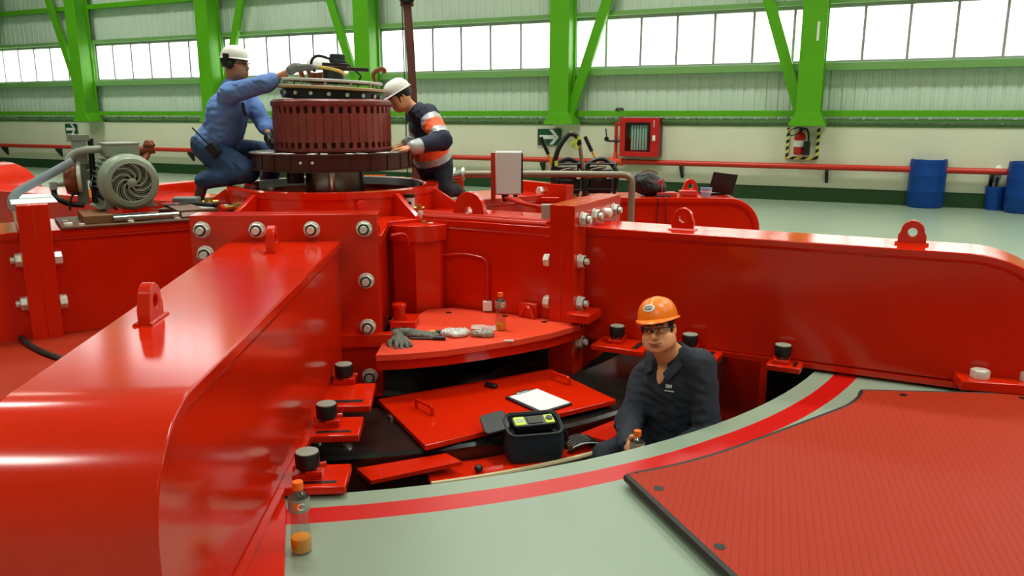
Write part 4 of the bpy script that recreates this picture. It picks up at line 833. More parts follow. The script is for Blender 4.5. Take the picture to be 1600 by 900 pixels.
def pump_unit(x, y, z, lab, big):
    t = thing('hydraulic_pump', lab, 'pump', (x, y, z), .15 if big else -.2, 'black hydraulic pumps in tube cages'); M = WMAT[t.name]
    b = MB(M); b.box((0, 0, .09), (.22, .18, .15)); b.build('reservoir', BLACK, t, bevel=.02)
    b = MB(M); b.cyl((-.05, 0, .16), (-.05, 0, .27), .06); b.box((.05, -.02, .2), (.1, .12, .09)); b.cyl((.03, -.02, .2), (.03, -.1, .2), .03); b.build('pump_motor', mat('dark_grey_cast', (52, 56, 56), rough=.35, metal=.4), t, bevel=.006)
    b = MB(M); b.cyl((.08, -.1, .19), (.08, -.125, .19), .034, seg=20); g = b.build('pressure_gauge', BLACK, t)
    b = MB(M); b.cyl((.08, -.125, .19), (.08, -.127, .19), .028, seg=20); b.build('dial', WHITE, g)
    for sx in (-1, 1):
        b = MB(M); b.tube(bend([(sx*.13, -.11, 0), (sx*.13, -.11, .3), (sx*.13, .11, .3), (sx*.13, .11, 0)], .05), .011, 8); b.build('cage_tube', BLACK, t)
    for z_ in (.06, .3):
        for sy in (-.11, .11): b = MB(M); b.tube([(-.13, sy, z_), (.13, sy, z_)], .009, 8); b.build('cage_bar', BLACK, t)
    for k in range(4): b = MB(M); b.tube(spline([(-.1, -.1, .2+k*.02), (-.02, -.125, .24+k*.012), (.06, -.12, .27)]), .005, 6); b.build('thin_wire', LGREY if k == 2 else BLACK, t)
    b = MB(M); b.tube(spline([(-.12, -.05, .04), (-.16, -.07, .16), (-.13, -.06, .28), (-.03, -.04, .34), (.07, -.04, .32), (.15, -.05, .22), (.15, -.05, .06)]), .022, 10); b.build('coiled_hose', BLACK, t)
    b = MB(M); b.tube([(-.02, .06, .25), (-.10, .06, .42)] if not big else [(-.13, .06, .25), (-.18, .06, .40)], .013, 8); b.build('pump_lever', YELLOW, t)
    b = MB(M); b.tube([(-.10, .06, .41), (-.17, .06, .55)] if not big else [(-.175, .06, .39), (-.25, .06, .55)], .019, 8); b.build('lever_grip', BLACK, t)
    if big:
        b = MB(M); b.tube(spline([(-.10, -.1, .0), (-.155, -.1, .2), (-.12, -.1, .42), (-.03, -.1, .56), (.03, -.1, .58), (.075, -.1, .54), (.09, -.1, .48)]), .024, 10); b.tube([(.135, -.1, .24), (.15, -.1, .0)], .026, 10); b.build('tall_hose', BLACK, t)
        b = MB(M); b.tube([(.09, -.1, .49), (.135, -.1, .23)], .02, 10); b.build('steel_tube', PIPEG, t)
        b = MB(M)
        for k in range(6): b.box((.05+.03*math.cos(k), -.12+.012*math.sin(k*2), .545-.018*k), (.03, .02, .035), Matrix.Rotation(k*.8, 3, 'Y'))
        b.box((-.135, -.12, .31), (.03, .02, .05)); b.build('green_tie', LIME, t)
pump_unit(.53, 7.72, .78, 'black hydraulic pump with a tall hose arching over it', True)
pump_unit(.86, 7.78, .78, 'black hydraulic pump with yellow lever, right of the tall hose', False)
t = thing('laptop', 'open black laptop standing on the red beam, seen from behind', 'laptop', (1.98, 7.7, .78), .12); M = WMAT[t.name]
b = MB(M); b.box((0, .1, .012), (.25, .18, .02)); b.build('base', BLACK, t, bevel=.004)
b = MB(M @ Matrix.Translation((0, -.0, .02)) @ Matrix.Rotation(DEG(7), 4, 'Y') @ Matrix.Rotation(DEG(16), 4, 'X')); b.box((.02, 0, .105), (.245, .01, .2)); sc = b.build('lid', BLACK, t, bevel=.004)
b = MB(); b.lathe([(0, 0), (.04, 0), (.055, .085), (.05, .085), (.038, .006)], (1.83, 7.56, .78), seg=20); t = b.build('paper_cup', mat('blue_white_cup', (150, 176, 216), rough=.5)); tag(t, 'small blue and white cup beside the laptop', 'cup')
b = MB(); b.lathe([(.044, .03), (.0525, .062)], (1.83, 7.56, .78), seg=20); b.build('white_band', WHITE, t)
b = MB(); b.box((1.46, 7.62, .80), (.2, .1, .04), Matrix.Rotation(.1, 3, 'Z')); b.box((1.67, 7.63, .81), (.16, .09, .05)); o = b.build('red_case', HT, bevel=.008); tag(o, 'low red case lying on the beam between bag and cup', 'case')
b = MB(); b.box((1.42, 7.56, .786), (.16, .06, .012)); o = b.build('phone', BLACK, bevel=.004); tag(o, 'flat black phone lying beside the black bag', 'phone')
b = MB()
random.seed(3)
for k in range(7): b.tube(spline([(1.36+random.uniform(-.07, .07), 7.6+random.uniform(-.03, .03), .79+random.uniform(0, .15)) for q in range(5)]), .006, 6)
o = b.build('tangled_string', HT); tag(o, 'tangled thin red cord heaped against the right side of the black bag', 'cord')
for k, x in enumerate((1.36, 1.43)):
    b = MB(); b.tube(spline([(x, 7.62, .79), (x, 7.49, .785), (x+.005, 7.478, .7), (x+.02*k, 7.478, .5), (x+.01, 7.48, .1)]), .005, 6); o = b.build('black_cable', BLACK); tag(o, 'thin black cable hanging down the beam side, the %s one' % ('left' if k == 0 else 'right'), 'cable')
# ---------------------------------------------------------------- drink bottles
LBL = mat('grey_bottle_label', (150, 150, 142), rough=.45, noise_amt=.25, noise_scale=30)
def bottle(p, lab, h=.272, liquid=.058, waist=True, rz=0):
    k = h/.272; t = thing('drink_bottle', lab, 'bottle', p, rz, 'clear drink bottles with orange caps'); M = WMAT[t.name]
    prof = [(0, .003), (.030, .0), (.0365, .006), (.037, .05), (.033, .1), (.0305, .13), (.031, .155), (.036, .165), (.0375, .17), (.0375, .205), (.036, .215), (.028, .232), (.018, .242), (.016, .248)]
    b = MB(M); b.lathe([(r*k, z*k) for r, z in prof], seg=28); b.build('body', CLEAR, t)
    b = MB(M); b.lathe([(0, .004), (.034*k, .006), (.0355*k, .012), (.0358*k, .05*k), (.0345*k, liquid*k), (0, liquid*k)], seg=28); b.build('drink', LIQUID, t)
    b = MB(M); b.lathe([(.0368*k, .164*k), (.0383*k, .17*k), (.0383*k, .205*k), (.0368*k, .214*k)], seg=28); lb = b.build('label_sleeve', LBL, t)
    b = MB(M @ Matrix.Rotation(DEG(-100), 4, 'Z')); b.lathe([(.0388*k, .178*k), (.0388*k, .206*k)], seg=8, a0=0, a1=.6); b.build('orange_patch', ORANGE, lb)
    b = MB(M @ Matrix.Rotation(DEG(-62), 4, 'Z')); b.tube([(.0388*k*math.cos(a*.35), .0388*k*math.sin(a*.35), (.19+.011*math.sin(q))*k) for q, a in [(DEG(v), math.cos(DEG(v))) for v in range(40, 321, 20)]], .002, 6); b.build('label_mark', WHITE, lb)
    b = MB(M); b.lathe([(.0175*k, .243*k), (.0195*k, .244*k), (.0195*k, .266*k), (.018*k, .272*k), (0, .272*k)], seg=28); b.build('cap', ORANGE, t)
    return t
bottle((-.762, 2.63, .0), 'nearly empty drink bottle with orange cap on the grey floor beside the foreground arm')
bottle((-.075, 5.06, .165), 'drink bottle with orange cap standing on the plate with the gloves', .25, .035)
# ---------------------------------------------------------------- things in the pit and on the plates
t = thing('clipboard', 'black clipboard with white paper on the loose red plate in the pit', 'clipboard', (.155, 4.44, -.11), DEG(-52)); M = WMAT[t.name] @ Matrix.Rotation(DEG(.5), 4, 'X')
b = MB(M); b.box((0, 0, .012), (.33, .24, .014)); b.build('board', BLACK, t, bevel=.004)
b = MB(M); b.box((.005, .004, .021), (.30, .215, .004)); b.build('paper', PAPER, t)
b = MB(M); b.box((-.15, 0, .026), (.03, .1, .014)); b.build('clip', STEEL, t, bevel=.004)
b = MB(); M = Matrix.Translation((-.13, 4.72, -.11)) @ Matrix.Rotation(DEG(-35), 4, 'Z'); b.M = M; b.box((0, 0, .012), (.085, .035, .024)); o = b.build('magnet_block', BLACK, bevel=.006); tag(o, 'small black block lying on the loose red plate behind the clipboard', 'block')
t = thing('tool_bag', 'dark blue soft tool bag, open at the top, standing in the pit', 'bag', (.112, 3.975, -.235), DEG(12)); M = WMAT[t.name]
NAVYB = mat('dark_blue_canvas', (22, 34, 44), rough=.75, bump=.3, bump_scale=120)
def rrect(wx, wy, r, n=6):
    P = []
    for cx, cy, a in ((1, 1, 0), (-1, 1, 90), (-1, -1, 180), (1, -1, 270)):
        for k in range(n+1):
            q = DEG(a+90*k/n); P.append((cx*(wx-r)+r*math.cos(q), cy*(wy-r)+r*math.sin(q)))
    return P
def shell(b, secs):
    n = len(secs[0][0]); vs = []; fs = []
    for P, z in secs: vs += [(p[0], p[1], z if not callable(z) else z(p)) for p in P]
    for i in range(len(secs)-1):
        fs += [(i*n+k, i*n+(k+1)%n, (i+1)*n+(k+1)%n, (i+1)*n+k) for k in range(n)]
    fs.append(tuple(range(n-1, -1, -1))); b.add(vs, fs)
top = lambda p: .185+.025*p[1]/.09
b = MB(M); shell(b, [(rrect(.14, .085, .05), 0), (rrect(.15, .095, .05), .02), (rrect(.155, .098, .05), .1), (rrect(.148, .094, .05), top), (rrect(.138, .084, .045), top), (rrect(.135, .08, .04), lambda p: top(p)-.045)]); b.build('pouch', NAVYB, t)
b = MB(M); b.prism(rrect(.134, .08, .04), .13, .14); b.build('lining', BLACK, t)
b = MB(M); b.tube([(p[0], p[1], top(p)) for p in rrect(.149, .095, .05)], .006, 6, closed=True); b.build('zip_edge', RUBBER, t)
b = MB(M @ Matrix.Translation((-.15, .03, .185)) @ Matrix.Rotation(DEG(-12), 4, 'Y') @ Matrix.Rotation(DEG(14), 4, 'X')); b.prism(rrect(.07, .085, .03), -.007, .007, Matrix.Translation((-.045, .03, 0))); b.build('lid_flap', BLACK, t, bevel=.004)
b = MB(M); b.tube(spline([(.15, .03, .16), (.19, .02, .09), (.17, .0, .03)]), .012, 8); b.box((.185, -.05, .06), (.03, .03, .035)); b.build('strap', BLACK, t)
b = MB(M); b.box((.185, -.068, .06), (.028, .006, .03)); b.build('buckle', BRASS, t)
t = thing('test_meter', 'black and green handheld test meter lying in the open tool bag', 'meter', M @ Vector((0, 0, .15)), DEG(15)); M2 = WMAT[t.name] @ Matrix.Translation((0, 0, .035)) @ Matrix.Rotation(DEG(12), 4, 'X')
b = MB(M2); b.prism(rrect(.115, .045, .02), -.02, .02); b.build('body', BLACK, t, bevel=.006)
b = MB(M2); b.box((-.075, 0, .02), (.06, .075, .01)); b.build('screen_bezel', LIME, t, bevel=.004)
b = MB(M2); b.box((-.075, 0, .0255), (.04, .03, .002)); b.build('screen', mat('grey_lcd', (120, 140, 100), rough=.3), t)
b = MB(M2); b.box((.085, 0, .02), (.05, .075, .01)); dl = b.build('dial_bezel', LIME, t, bevel=.004)
b = MB(M2); b.cyl((.085, 0, .024), (.085, 0, .032), .018); b.build('dial', BLACK, dl)
b = MB(M2); b.box((.005, 0, .022), (.08, .06, .006)); b.build('keypad', mat('dark_grey_rubber', (58, 60, 54), rough=.6), t, bevel=.003)
b = MB(); b.ball((-.17, 3.78, -.215), (.022, .022, .02)); o = b.build('black_ball', BLACK); tag(o, 'small round black knob on the red ledge left of the tool bag', 'knob')
t = thing('work_glove', 'pair of black work gloves lying right of the tool bag in the pit', 'gloves', (.38, 4.08, -.235), DEG(28)); M = WMAT[t.name]
for k in range(5):
    b = MB(M); b.tube(spline([(-.09, -.04+k*.022, .02), (-.02, -.035+k*.024, .045), (.05, -.03+k*.02, .04), (.10, -.02+k*.018, .015)]), [.012]*8+[.013]*8+[.011]*8+[.008], 8); b.build('finger', BLACK, t)
b = MB(M); b.tube(spline([(-.12, -.03, .02), (-.02, -.05, .05), (.08, -.045, .03)]), .004, 6); b.build('piping', LGREY, t)
# gloves, tools and bags on the segment plate
t = thing('screwdriver', 'screwdriver with red and yellow handle lying beside the grey glove', 'tool', (-.535, 4.93, .165), DEG(25)); M = WMAT[t.name]
b = MB(M); b.cyl((-.09, 0, .014), (.01, 0, .014), .013, .015); b.build('handle', HT, t)
b = MB(M); b.cyl((.01, 0, .014), (.045, 0, .014), .016, .013); b.build('collar', YELLOW, t)
b = MB(M); b.cyl((.045, 0, .014), (.1, 0, .014), .014, .01); b.build('tip', BLACK, t)
t = thing('screwdriver', 'black screwdriver lying just in front of the red and yellow one', 'tool', (-.515, 4.82, .165), DEG(-4)); M = WMAT[t.name]
b = MB(M); b.cyl((-.12, 0, .008), (.02, 0, .008), .006, .006); b.build('shank', DSTEEL, t)
b = MB(M); b.cyl((.02, 0, .012), (.1, 0, .012), .013, .015); b.build('handle', BLACK, t)
b = MB(); b.cyl((-.69, 4.98, .165), (-.69, 4.98, .215), .03, .004, 14); o = b.build('black_cone', BLACK); tag(o, 'small black cone standing behind the grey gloves', 'cone')
# ---------------------------------------------------------------- smooth-union surfaces for bodies and cloth
class SDF:
    def __init__(s): s.p = []
    def cap(s, a, b, ra, rb=None, k=.02, op=1):
        a = np.array(a, float); b = np.array(b, float); rb = ra if rb is None else rb; d = b-a; L = max(d @ d, 1e-12)
        def f(P):
            q = P-a; t = np.clip((q @ d)/L, 0, 1)
            return np.linalg.norm(q-t[..., None]*d, axis=-1)-(ra+(rb-ra)*t)
        R = max(ra, rb); s.p.append((f, np.minimum(a, b)-R, np.maximum(a, b)+R, k, op)); return s
    def chain(s, pts, rs, k=.02):
        for i in range(len(pts)-1): s.cap(pts[i], pts[i+1], rs[i], rs[i+1], k)
        return s
    def ell(s, c, r, R=None, k=.02, op=1):
        c = np.array(c, float); r = np.array(r, float); R = np.eye(3) if R is None else np.array(R, float)
        def f(P):
            q = (P-c) @ R; k0 = np.linalg.norm(q/r, axis=-1); k1 = np.linalg.norm(q/(r*r), axis=-1)+1e-9
            return k0*(k0-1)/k1
        m = float(r.max()); s.p.append((f, c-m, c+m, k, op)); return s
    def mesh(s, h, wr=None):
        lo = np.min([p[1] for p in s.p if p[4] > 0], axis=0)-4*h; hi = np.max([p[2] for p in s.p if p[4] > 0], axis=0)+4*h
        n = np.ceil((hi-lo)/h).astype(int)+1; D = np.full(n, 9.0, np.float32)
        for f, a, b, k, op in s.p:
            i0 = np.maximum(((a-k-3*h-lo)/h).astype(int), 0); i1 = np.minimum(((b+k+3*h-lo)/h).astype(int)+2, n)
            if np.any(i1 <= i0): continue
            g = np.stack(np.meshgrid(*[lo[q]+h*np.arange(i0[q], i1[q]) for q in range(3)], indexing='ij'), -1)
            d = f(g).astype(np.float32); sl = tuple(slice(i0[q], i1[q]) for q in range(3)); A = D[sl]
            if op > 0:
                w_ = np.maximum(k-np.abs(A-d), 0)/k; D[sl] = np.minimum(A, d)-w_*w_*k*.25
            else:
                d = -d; w_ = np.maximum(k-np.abs(A-d), 0)/k; D[sl] = np.maximum(A, d)+w_*w_*k*.25
        V, F = surface_nets(D, lo, h)
        if wr is not None: V = wr(V)
        return V, F
def surface_nets(D, lo, h):
    s = D < 0; nx, ny, nz = D.shape; C = np.zeros((nx-1, ny-1, nz-1), np.int8)
    for i in (0, 1):
        for j in (0, 1):
            for k in (0, 1): C += s[i:nx-1+i, j:ny-1+j, k:nz-1+k]
    act = (C > 0) & (C < 8); I = np.argwhere(act); idx = np.full(C.shape, -1, np.int64); idx[act] = np.arange(len(I))
    acc = np.zeros((len(I), 3)); wt = np.zeros(len(I))
    cs = [np.array(c) for c in ((0,0,0),(1,0,0),(0,1,0),(1,1,0),(0,0,1),(1,0,1),(0,1,1),(1,1,1))]
    for a in range(8):
        for b_ in range(a+1, 8):
            if np.abs(cs[a]-cs[b_]).sum() != 1: continue
            pa = I+cs[a]; pb = I+cs[b_]; da = D[tuple(pa.T)].astype(float); db = D[tuple(pb.T)].astype(float)
            m = (da < 0) != (db < 0); t = da[m]/(da[m]-db[m]); acc[m] += cs[a]+t[:, None]*(cs[b_]-cs[a]); wt[m] += 1
    V = lo+h*(I+acc/wt[:, None]); F = []
    for ax in range(3):
        o1, o2 = (ax+1) % 3, (ax+2) % 3
        sa = [slice(None)]*3; sb = [slice(None)]*3; sa[ax] = slice(0, -1); sb[ax] = slice(1, None)
        A = s[tuple(sa)]; B = s[tuple(sb)]; E = np.argwhere(A != B)
        ok = (E[:, o1] > 0) & (E[:, o2] > 0) & (E[:, o1] < D.shape[o1]-1) & (E[:, o2] < D.shape[o2]-1); E = E[ok]
        inside = A[tuple(E.T)]
        e1 = np.zeros(3, int); e1[o1] = 1; e2 = np.zeros(3, int); e2[o2] = 1
        q = np.stack([idx[tuple((E-e1-e2).T)], idx[tuple((E-e2).T)], idx[tuple(E.T)], idx[tuple((E-e1).T)]], 1)
        q[~inside] = q[~inside][:, ::-1]; F.append(q)
    return V, np.concatenate(F)
def sdf_obj(name, S, h, m, parent=None, matfn=None, wr=None, label=None):
    V, F = S.mesh(h, wr); Wm = WMAT[parent.name] if parent is not None else Matrix.Translation((float((V[:, 0].min()+V[:, 0].max())/2), float((V[:, 1].min()+V[:, 1].max())/2), float(V[:, 2].min())))
    iv = np.array(Wm.inverted()); L = V @ iv[:3, :3].T+iv[:3, 3]
    me = bpy.data.meshes.new(name); me.from_pydata(L.tolist(), [], F.tolist())
    for q in (m if isinstance(m, (list, tuple)) else [m]): me.materials.append(q)
    if matfn is not None: me.polygons.foreach_set('material_index', matfn(V[F].mean(1)).astype(np.int32))
    me.polygons.foreach_set('use_smooth', [True]*len(me.polygons)); me.update()
    o = bpy.data.objects.new(name, me); COL.objects.link(o)
    if parent is not None: o.parent = parent
    else: o.matrix_world = Wm
    WMAT[o.name] = Wm
    if label: o['label'] = label
    return o
def wrinkle(amt, fx, fz, seed=0, pinch=()):
    """cloth folds: moves points along a smooth noise, stronger near the given pinch points"""
    def f(V):
        out = V.copy(); P = [np.array(q) for q in pinch]
        for i in range(len(V)):
            v = V[i]; a = amt
            for q in P: a += amt*1.6*math.exp(-((v-q) @ (v-q))/.012)
            n1 = noise.noise((v[0]*fx+seed, v[1]*fx, v[2]*fz)); n2 = noise.noise((v[0]*fx*3.1+v[2]*9, v[1]*fx*3.1+seed, v[2]*fz*2.6)); n3 = noise.noise((v[1]*fx, v[2]*fz+seed, v[0]*fx))
            out[i] = v+a*np.array([n1+.75*n2, n3+.75*n2, .5*n2])
        return out
    return f
SKIN = mat('tan_skin', (232, 164, 116), rough=.5, noise_amt=.06, noise_scale=25)
SKIN2 = mat('brown_skin', (176, 118, 86), rough=.5, noise_amt=.06, noise_scale=25)
HAIR = mat('black_hair', (18, 15, 14), rough=.5)
LIP = mat('lip_skin', (156, 84, 70), rough=.45)
EYEW = mat('eye_white', (224, 220, 212), rough=.2)
LIDM = mat('eyelid_skin', (120, 76, 54), rough=.5)
IRIS = mat('dark_iris', (36, 22, 16), rough=.15)
def axes(f, u):
    f = Vector(f).normalized(); u = Vector(u); u = (u-f*u.dot(f)).normalized(); x = u.cross(f); return x, f, u
def hframe(c, f, u, k=1):
    """head frame: x toward the left ear side of the figure, y out of the face, z up"""
    x, f, u = axes(f, u); return Matrix(((x.x*k, f.x*k, u.x*k, c[0]), (x.y*k, f.y*k, u.y*k, c[1]), (x.z*k, f.z*k, u.z*k, c[2]), (0, 0, 0, 1)))
def head_sdf(S, H, fat=1.0, k=1):
    R = np.array(H.to_3x3())/k; w_ = lambda *p: tuple(H @ Vector(p)); fq0 = fat**.6
    E = lambda c, r, kk=.015, op=1: S.ell(w_(*c), [q*k for q in r], R, kk, op)
    Cc = lambda a, b, ra, rb, kk=.01: S.cap(w_(*a), w_(*b), ra*k, rb*k, kk)
    E((0, -.012, .035), (.074, .094, .088)); E((0, .022, -.045), (.058*fq0, .066, .066), .03); E((0, .062, -.088), (.024*fat, .022, .02), .025)
    fq = fat**.45
    for s_ in (-1, 1):
        E((s_*.039*fq, .05, -.035), (.027*fq, .03, .036), .03); E((s_*.034*fq, .056, -.07), (.024*fq, .026, .026), .03); E((s_*.052*fq, .0, -.045), (.018*fq, .045, .045), .035)
        Cc((s_*.014, .086, .03), (s_*.046, .074, .03), .009, .008, .012)
        E((s_*.031, .1, .008), (.015, .014, .011), .012, -1); Cc((s_*.018, .085, .001), (s_*.044, .074, .0), .006, .005, .01)
        Cc((s_*.009, .094, -.028), (s_*.012, .091, -.029), .009, .008, .008)
        E((s_*.078, -.004, .0), (.010, .019, .031), .008); E((s_*.085, .006, -.0), (.005, .009, .018), .006, -1)
    Cc((0, .09, .022), (0, .112, -.022), .008, .0125, .012); E((0, .108, -.025), (.012, .012, .010), .008)
    E((0, .075, -.058), (.03*fat, .022, .018), .015); Cc((-.02, .089, -.054), (.02, .089, -.054), .0055, .0055, .006); Cc((-.018, .087, -.065), (.018, .087, -.065), .0065, .0065, .006)
    Cc((-.02, .0965, -.0595), (.02, .0965, -.0595), .0022, .0022, .003)
def face_parts(root, body, H, browc=HAIR, lids=True):
    for s_ in (-1, 1):
        b = MB(H); b.ball((s_*.031, .079, .008), .0125, 14, 10); e = b.build('eye', EYEW, root)
        b = MB(H); b.lathe([(0, .0128), (.004, .0124), (.0062, .0112)], (s_*.031-.002, .079, .0075), (-.1, 1, 0), 14); b.build('iris', IRIS, e)
        b = MB(H); b.tube(spline([(s_*.014, .097, .030), (s_*.03, .0945, .036), (s_*.048, .079, .031)]), .0042, 8); b.build('eyebrow', browc, root)
        b = MB(H); b.tube(spline([(s_*.019, .088, .0125), (s_*.031, .0925, .0165), (s_*.044, .082, .0115)]), .0026, 6); b.build('eyelid', LIDM, root)
    b = MB(H); b.tube(spline([(-.033, .083, -.0525), (-.012, .0975, -.0565), (0, .0985, -.0575), (.012, .0975, -.0565), (.033, .083, -.0525)]), [.0012]+[.0032]*31+[.0012], 6); b.build('upper_lip', LIP, root)
    b = MB(H); b.tube(spline([(-.031, .083, -.054), (-.012, .0965, -.0655), (.012, .0965, -.0655), (.031, .083, -.054)]), [.0012]+[.004]*23+[.0012], 6); b.build('lower_lip', LIP, root)
def hair_part(root, H, low=-.03):
    S = SDF(); R = np.array(H.to_3x3()); w_ = lambda *p: tuple(H @ Vector(p))
    S.ell(w_(0, -.022, .035), (.081, .094, .094), R); S.ell(w_(0, .16, -.01), (.12, .11, .2), R, .005, -1); S.ell(w_(0, -.0, -.16), (.2, .2, .13), R, .01, -1)
    for s_ in (-1, 1): S.cap(w_(s_*.074, .028, .02), w_(s_*.072, .03, -.012), .008, .005, .01)
    return sdf_obj('hair', S, .005, HAIR, root)
def hard_hat(root, H, m, lift=.05, pitch=0, peak=.06, size=1.0):
    K = H @ Matrix.Translation((0, -.008, lift)) @ Matrix.Rotation(DEG(pitch), 4, 'X') @ Matrix.Scale(size, 4)
    ns, nt = 48, 16; vs = []; fs = []
    def ring(t, grow=0):
        r = []
        for i in range(ns):
            a = 2*math.pi*i/ns; cx, cy = math.cos(a), math.sin(a)
            ct = math.cos(t)**.75 if t < math.pi/2-1e-6 else 0; z = .125*math.sin(t)**.95
            x = .113*cx*ct; y = (.14 if cy > 0 else .145)*cy*ct
            if abs(x) < .026 and t > .35: z += .004*math.cos(x/.026*math.pi/2)*min(1, (t-.35)*3)
            if grow: x *= 1-grow/.113; y *= 1-grow/.14; z -= grow
            r.append((x, y, z))
        return r
    def brim(o, dz):
        r = []
        for i in range(ns):
            a = 2*math.pi*i/ns; cx, cy = math.cos(a), math.sin(a); e = .010+peak*max(0, cy)**2.2
            e *= o; r.append((cx*(.113+.010*o), cy*(.14 if cy > 0 else .145)+(e if cy > 0 else -.010*o), dz-.012*max(0, cy)**2*o))
        return r
    rows = [ring(.25, .006), ring(.02, .006), brim(.98, -.004), brim(1.0, -.001), brim(.96, .002), brim(.25, .006)]+[ring(t) for t in np.linspace(.05, math.pi/2, nt)]
    for r in rows: vs += r
    for i in range(len(rows)-1): fs += [(i*ns+k, i*ns+(k+1)%ns, (i+1)*ns+(k+1)%ns, (i+1)*ns+k) for k in range(ns)]
    # closed liner inside
    base = len(vs); vs.append((0, 0, .07)); fs += [(base, (k+1)%ns, k) for k in range(ns)]
    b = MB(K); b.add(vs, fs); hat = b.build('hard_hat', m, root, smooth=50)
    b = MB(K); b.tube([(x*.97, y*.97, z-.006) for x, y, z in ring(.02, .008)], .006, 6, closed=True); b.build('sweat_band', BLACK, hat)
    def surf(u, v, off=.0015):
        """point on the dome: u sideways angle from the front, v height angle"""
        a = math.pi/2+u; ct = math.cos(v)**.75
        p = Vector((.113*math.cos(a)*ct, .14*math.sin(a)*ct, .125*math.sin(v)**.95)); n = Vector((p.x/.0128, p.y/.0196, p.z/.0156)).normalized(); return p+n*off
    return hat, K, surf
def hand_sdf(S, wr, f, pn, side, k=1.0, curl=.5, grow=0, spread=.1):
    """palm, four fingers and thumb; f = finger direction, pn = palm normal, side = +1 puts the thumb on the pn x f side"""
    f = Vector(f).normalized(); pn = Vector(pn); pn = (pn-f*pn.dot(f)).normalized(); sd = pn.cross(f)*side; wr = Vector(wr)
    R = np.array(Matrix((sd, f, pn)).transposed())
    S.cap(tuple(wr-f*.02), tuple(wr+f*.03), .024*k+grow, .026*k+grow, .015); S.ell(tuple(wr+f*.058*k), ((.042*k+grow), .05*k+grow, .017*k+grow), R, .012)
    for i, (o, L) in enumerate(((.031, .072), (.0105, .08), (-.0105, .075), (-.03, .06))):
        p = wr+f*.092*k+sd*o*k; d = (f+sd*spread*(o/.03)).normalized(); r = .0092*k+grow; a = curl*.7
        pts = [p-f*.02*k]
        for q, seg in enumerate((.45, .32, .26)):
            dd = (d*math.cos(a)+pn*math.sin(a)).normalized(); p = p+dd*L*seg*k; pts.append(p); a += curl
        S.chain([tuple(q) for q in pts], [r*1.08, r, r*.92, r*.82], .004)
    t0 = wr+f*.025*k+sd*.03*k; t1 = t0+(f*.6+sd*.75+pn*.25).normalized()*.042*k; t2 = t1+(f*.9+sd*.25+pn*.45*max(curl, .3)).normalized()*.034*k; t3 = t2+(f*.9+pn*.8*max(curl, .3)).normalized()*.025*k
    S.chain([tuple(q) for q in (t0, t1, t2, t3)], [.015*k+grow, .0125*k+grow, .011*k+grow, .009*k+grow], .006)
V3 = lambda p: Vector(p)
def torso_sdf(S, J, g, fat=1.0):
    hip, ch, nk = V3(J['hip']), V3(J['chest']), V3(J['neck']); sl, sr = V3(J['shL']), V3(J['shR'])
    ax = (sl-sr).normalized(); up = (nk-hip).normalized(); fw = ax.cross(up) if True else None
    R = np.array(Matrix((ax, fw, ax.cross(fw))).transposed())
    S.ell(tuple(hip), (.165*fat+g, .125*fat+g, .13+g), R, .06); S.ell(tuple(hip.lerp(ch, .5)+fw*J.get('belly', 0)), (.155*fat+g, .125*fat+g, .16+g), R, .08); S.ell(tuple(ch), (.17*fat+g, .122*fat+g, .17+g), R, .06)
    S.cap(tuple(sl.lerp(nk, .1)), tuple(nk), .062+g, .06+g, .05); S.cap(tuple(sr.lerp(nk, .1)), tuple(nk), .062+g, .06+g, .05)
def arm_sdf(S, sh, el, wr, g, ra=.05, end=1.0):
    w2 = V3(el).lerp(V3(wr), end); S.cap(sh, el, ra+.014+g, ra-.004+g, .04); S.cap(el, tuple(w2), ra-.004+g, ra*.62+g+(1-end)*.012, .03)
def leg_sdf(S, hp, kn, an, g):
    S.cap(hp, kn, .088+g, .062+g, .05); S.cap(kn, an, .06+g, .042+g, .03)
def shoe(name, root, an, toe, m):
    S = SDF(); an, toe = V3(an), V3(toe); S.cap(tuple(an+(an-toe)*.25), tuple(toe), .045, .04, .02); S.cap(tuple(an), tuple(an.lerp(toe, .1)+Vector((0, 0, .02))), .052, .05, .03)
    return sdf_obj(name, S, .01, m, root)
def figure(name, lab, J, H, skin, hskin=.005, fat=1.0, jaw=1.0, hk=1.0, hands=(), body_h=.007):
    root = thing(name, lab, 'person', (J['hip'][0], J['hip'][1], J['base']))
    S = SDF(); torso_sdf(S, J, -.012, fat); head_sdf(S, H, jaw, hk)
    S.cap(tuple(V3(J['neck'])+Vector((0, 0, -.02))), tuple(H @ Vector((0, -.02, -.06))), .058*jaw**.8, .053*jaw**.8, .03)
    for q in 'LR':
        arm_sdf(S, J['sh'+q], J['el'+q], J['wr'+q], -.012); leg_sdf(S, J['hp'+q], J['kn'+q], J['an'+q], -.014); S.cap(J['an'+q], J['toe'+q], .036, .03, .03)
    for h_ in hands: hand_sdf(S, **h_)
    body = sdf_obj('body', S, body_h, skin, root)
    return root, body
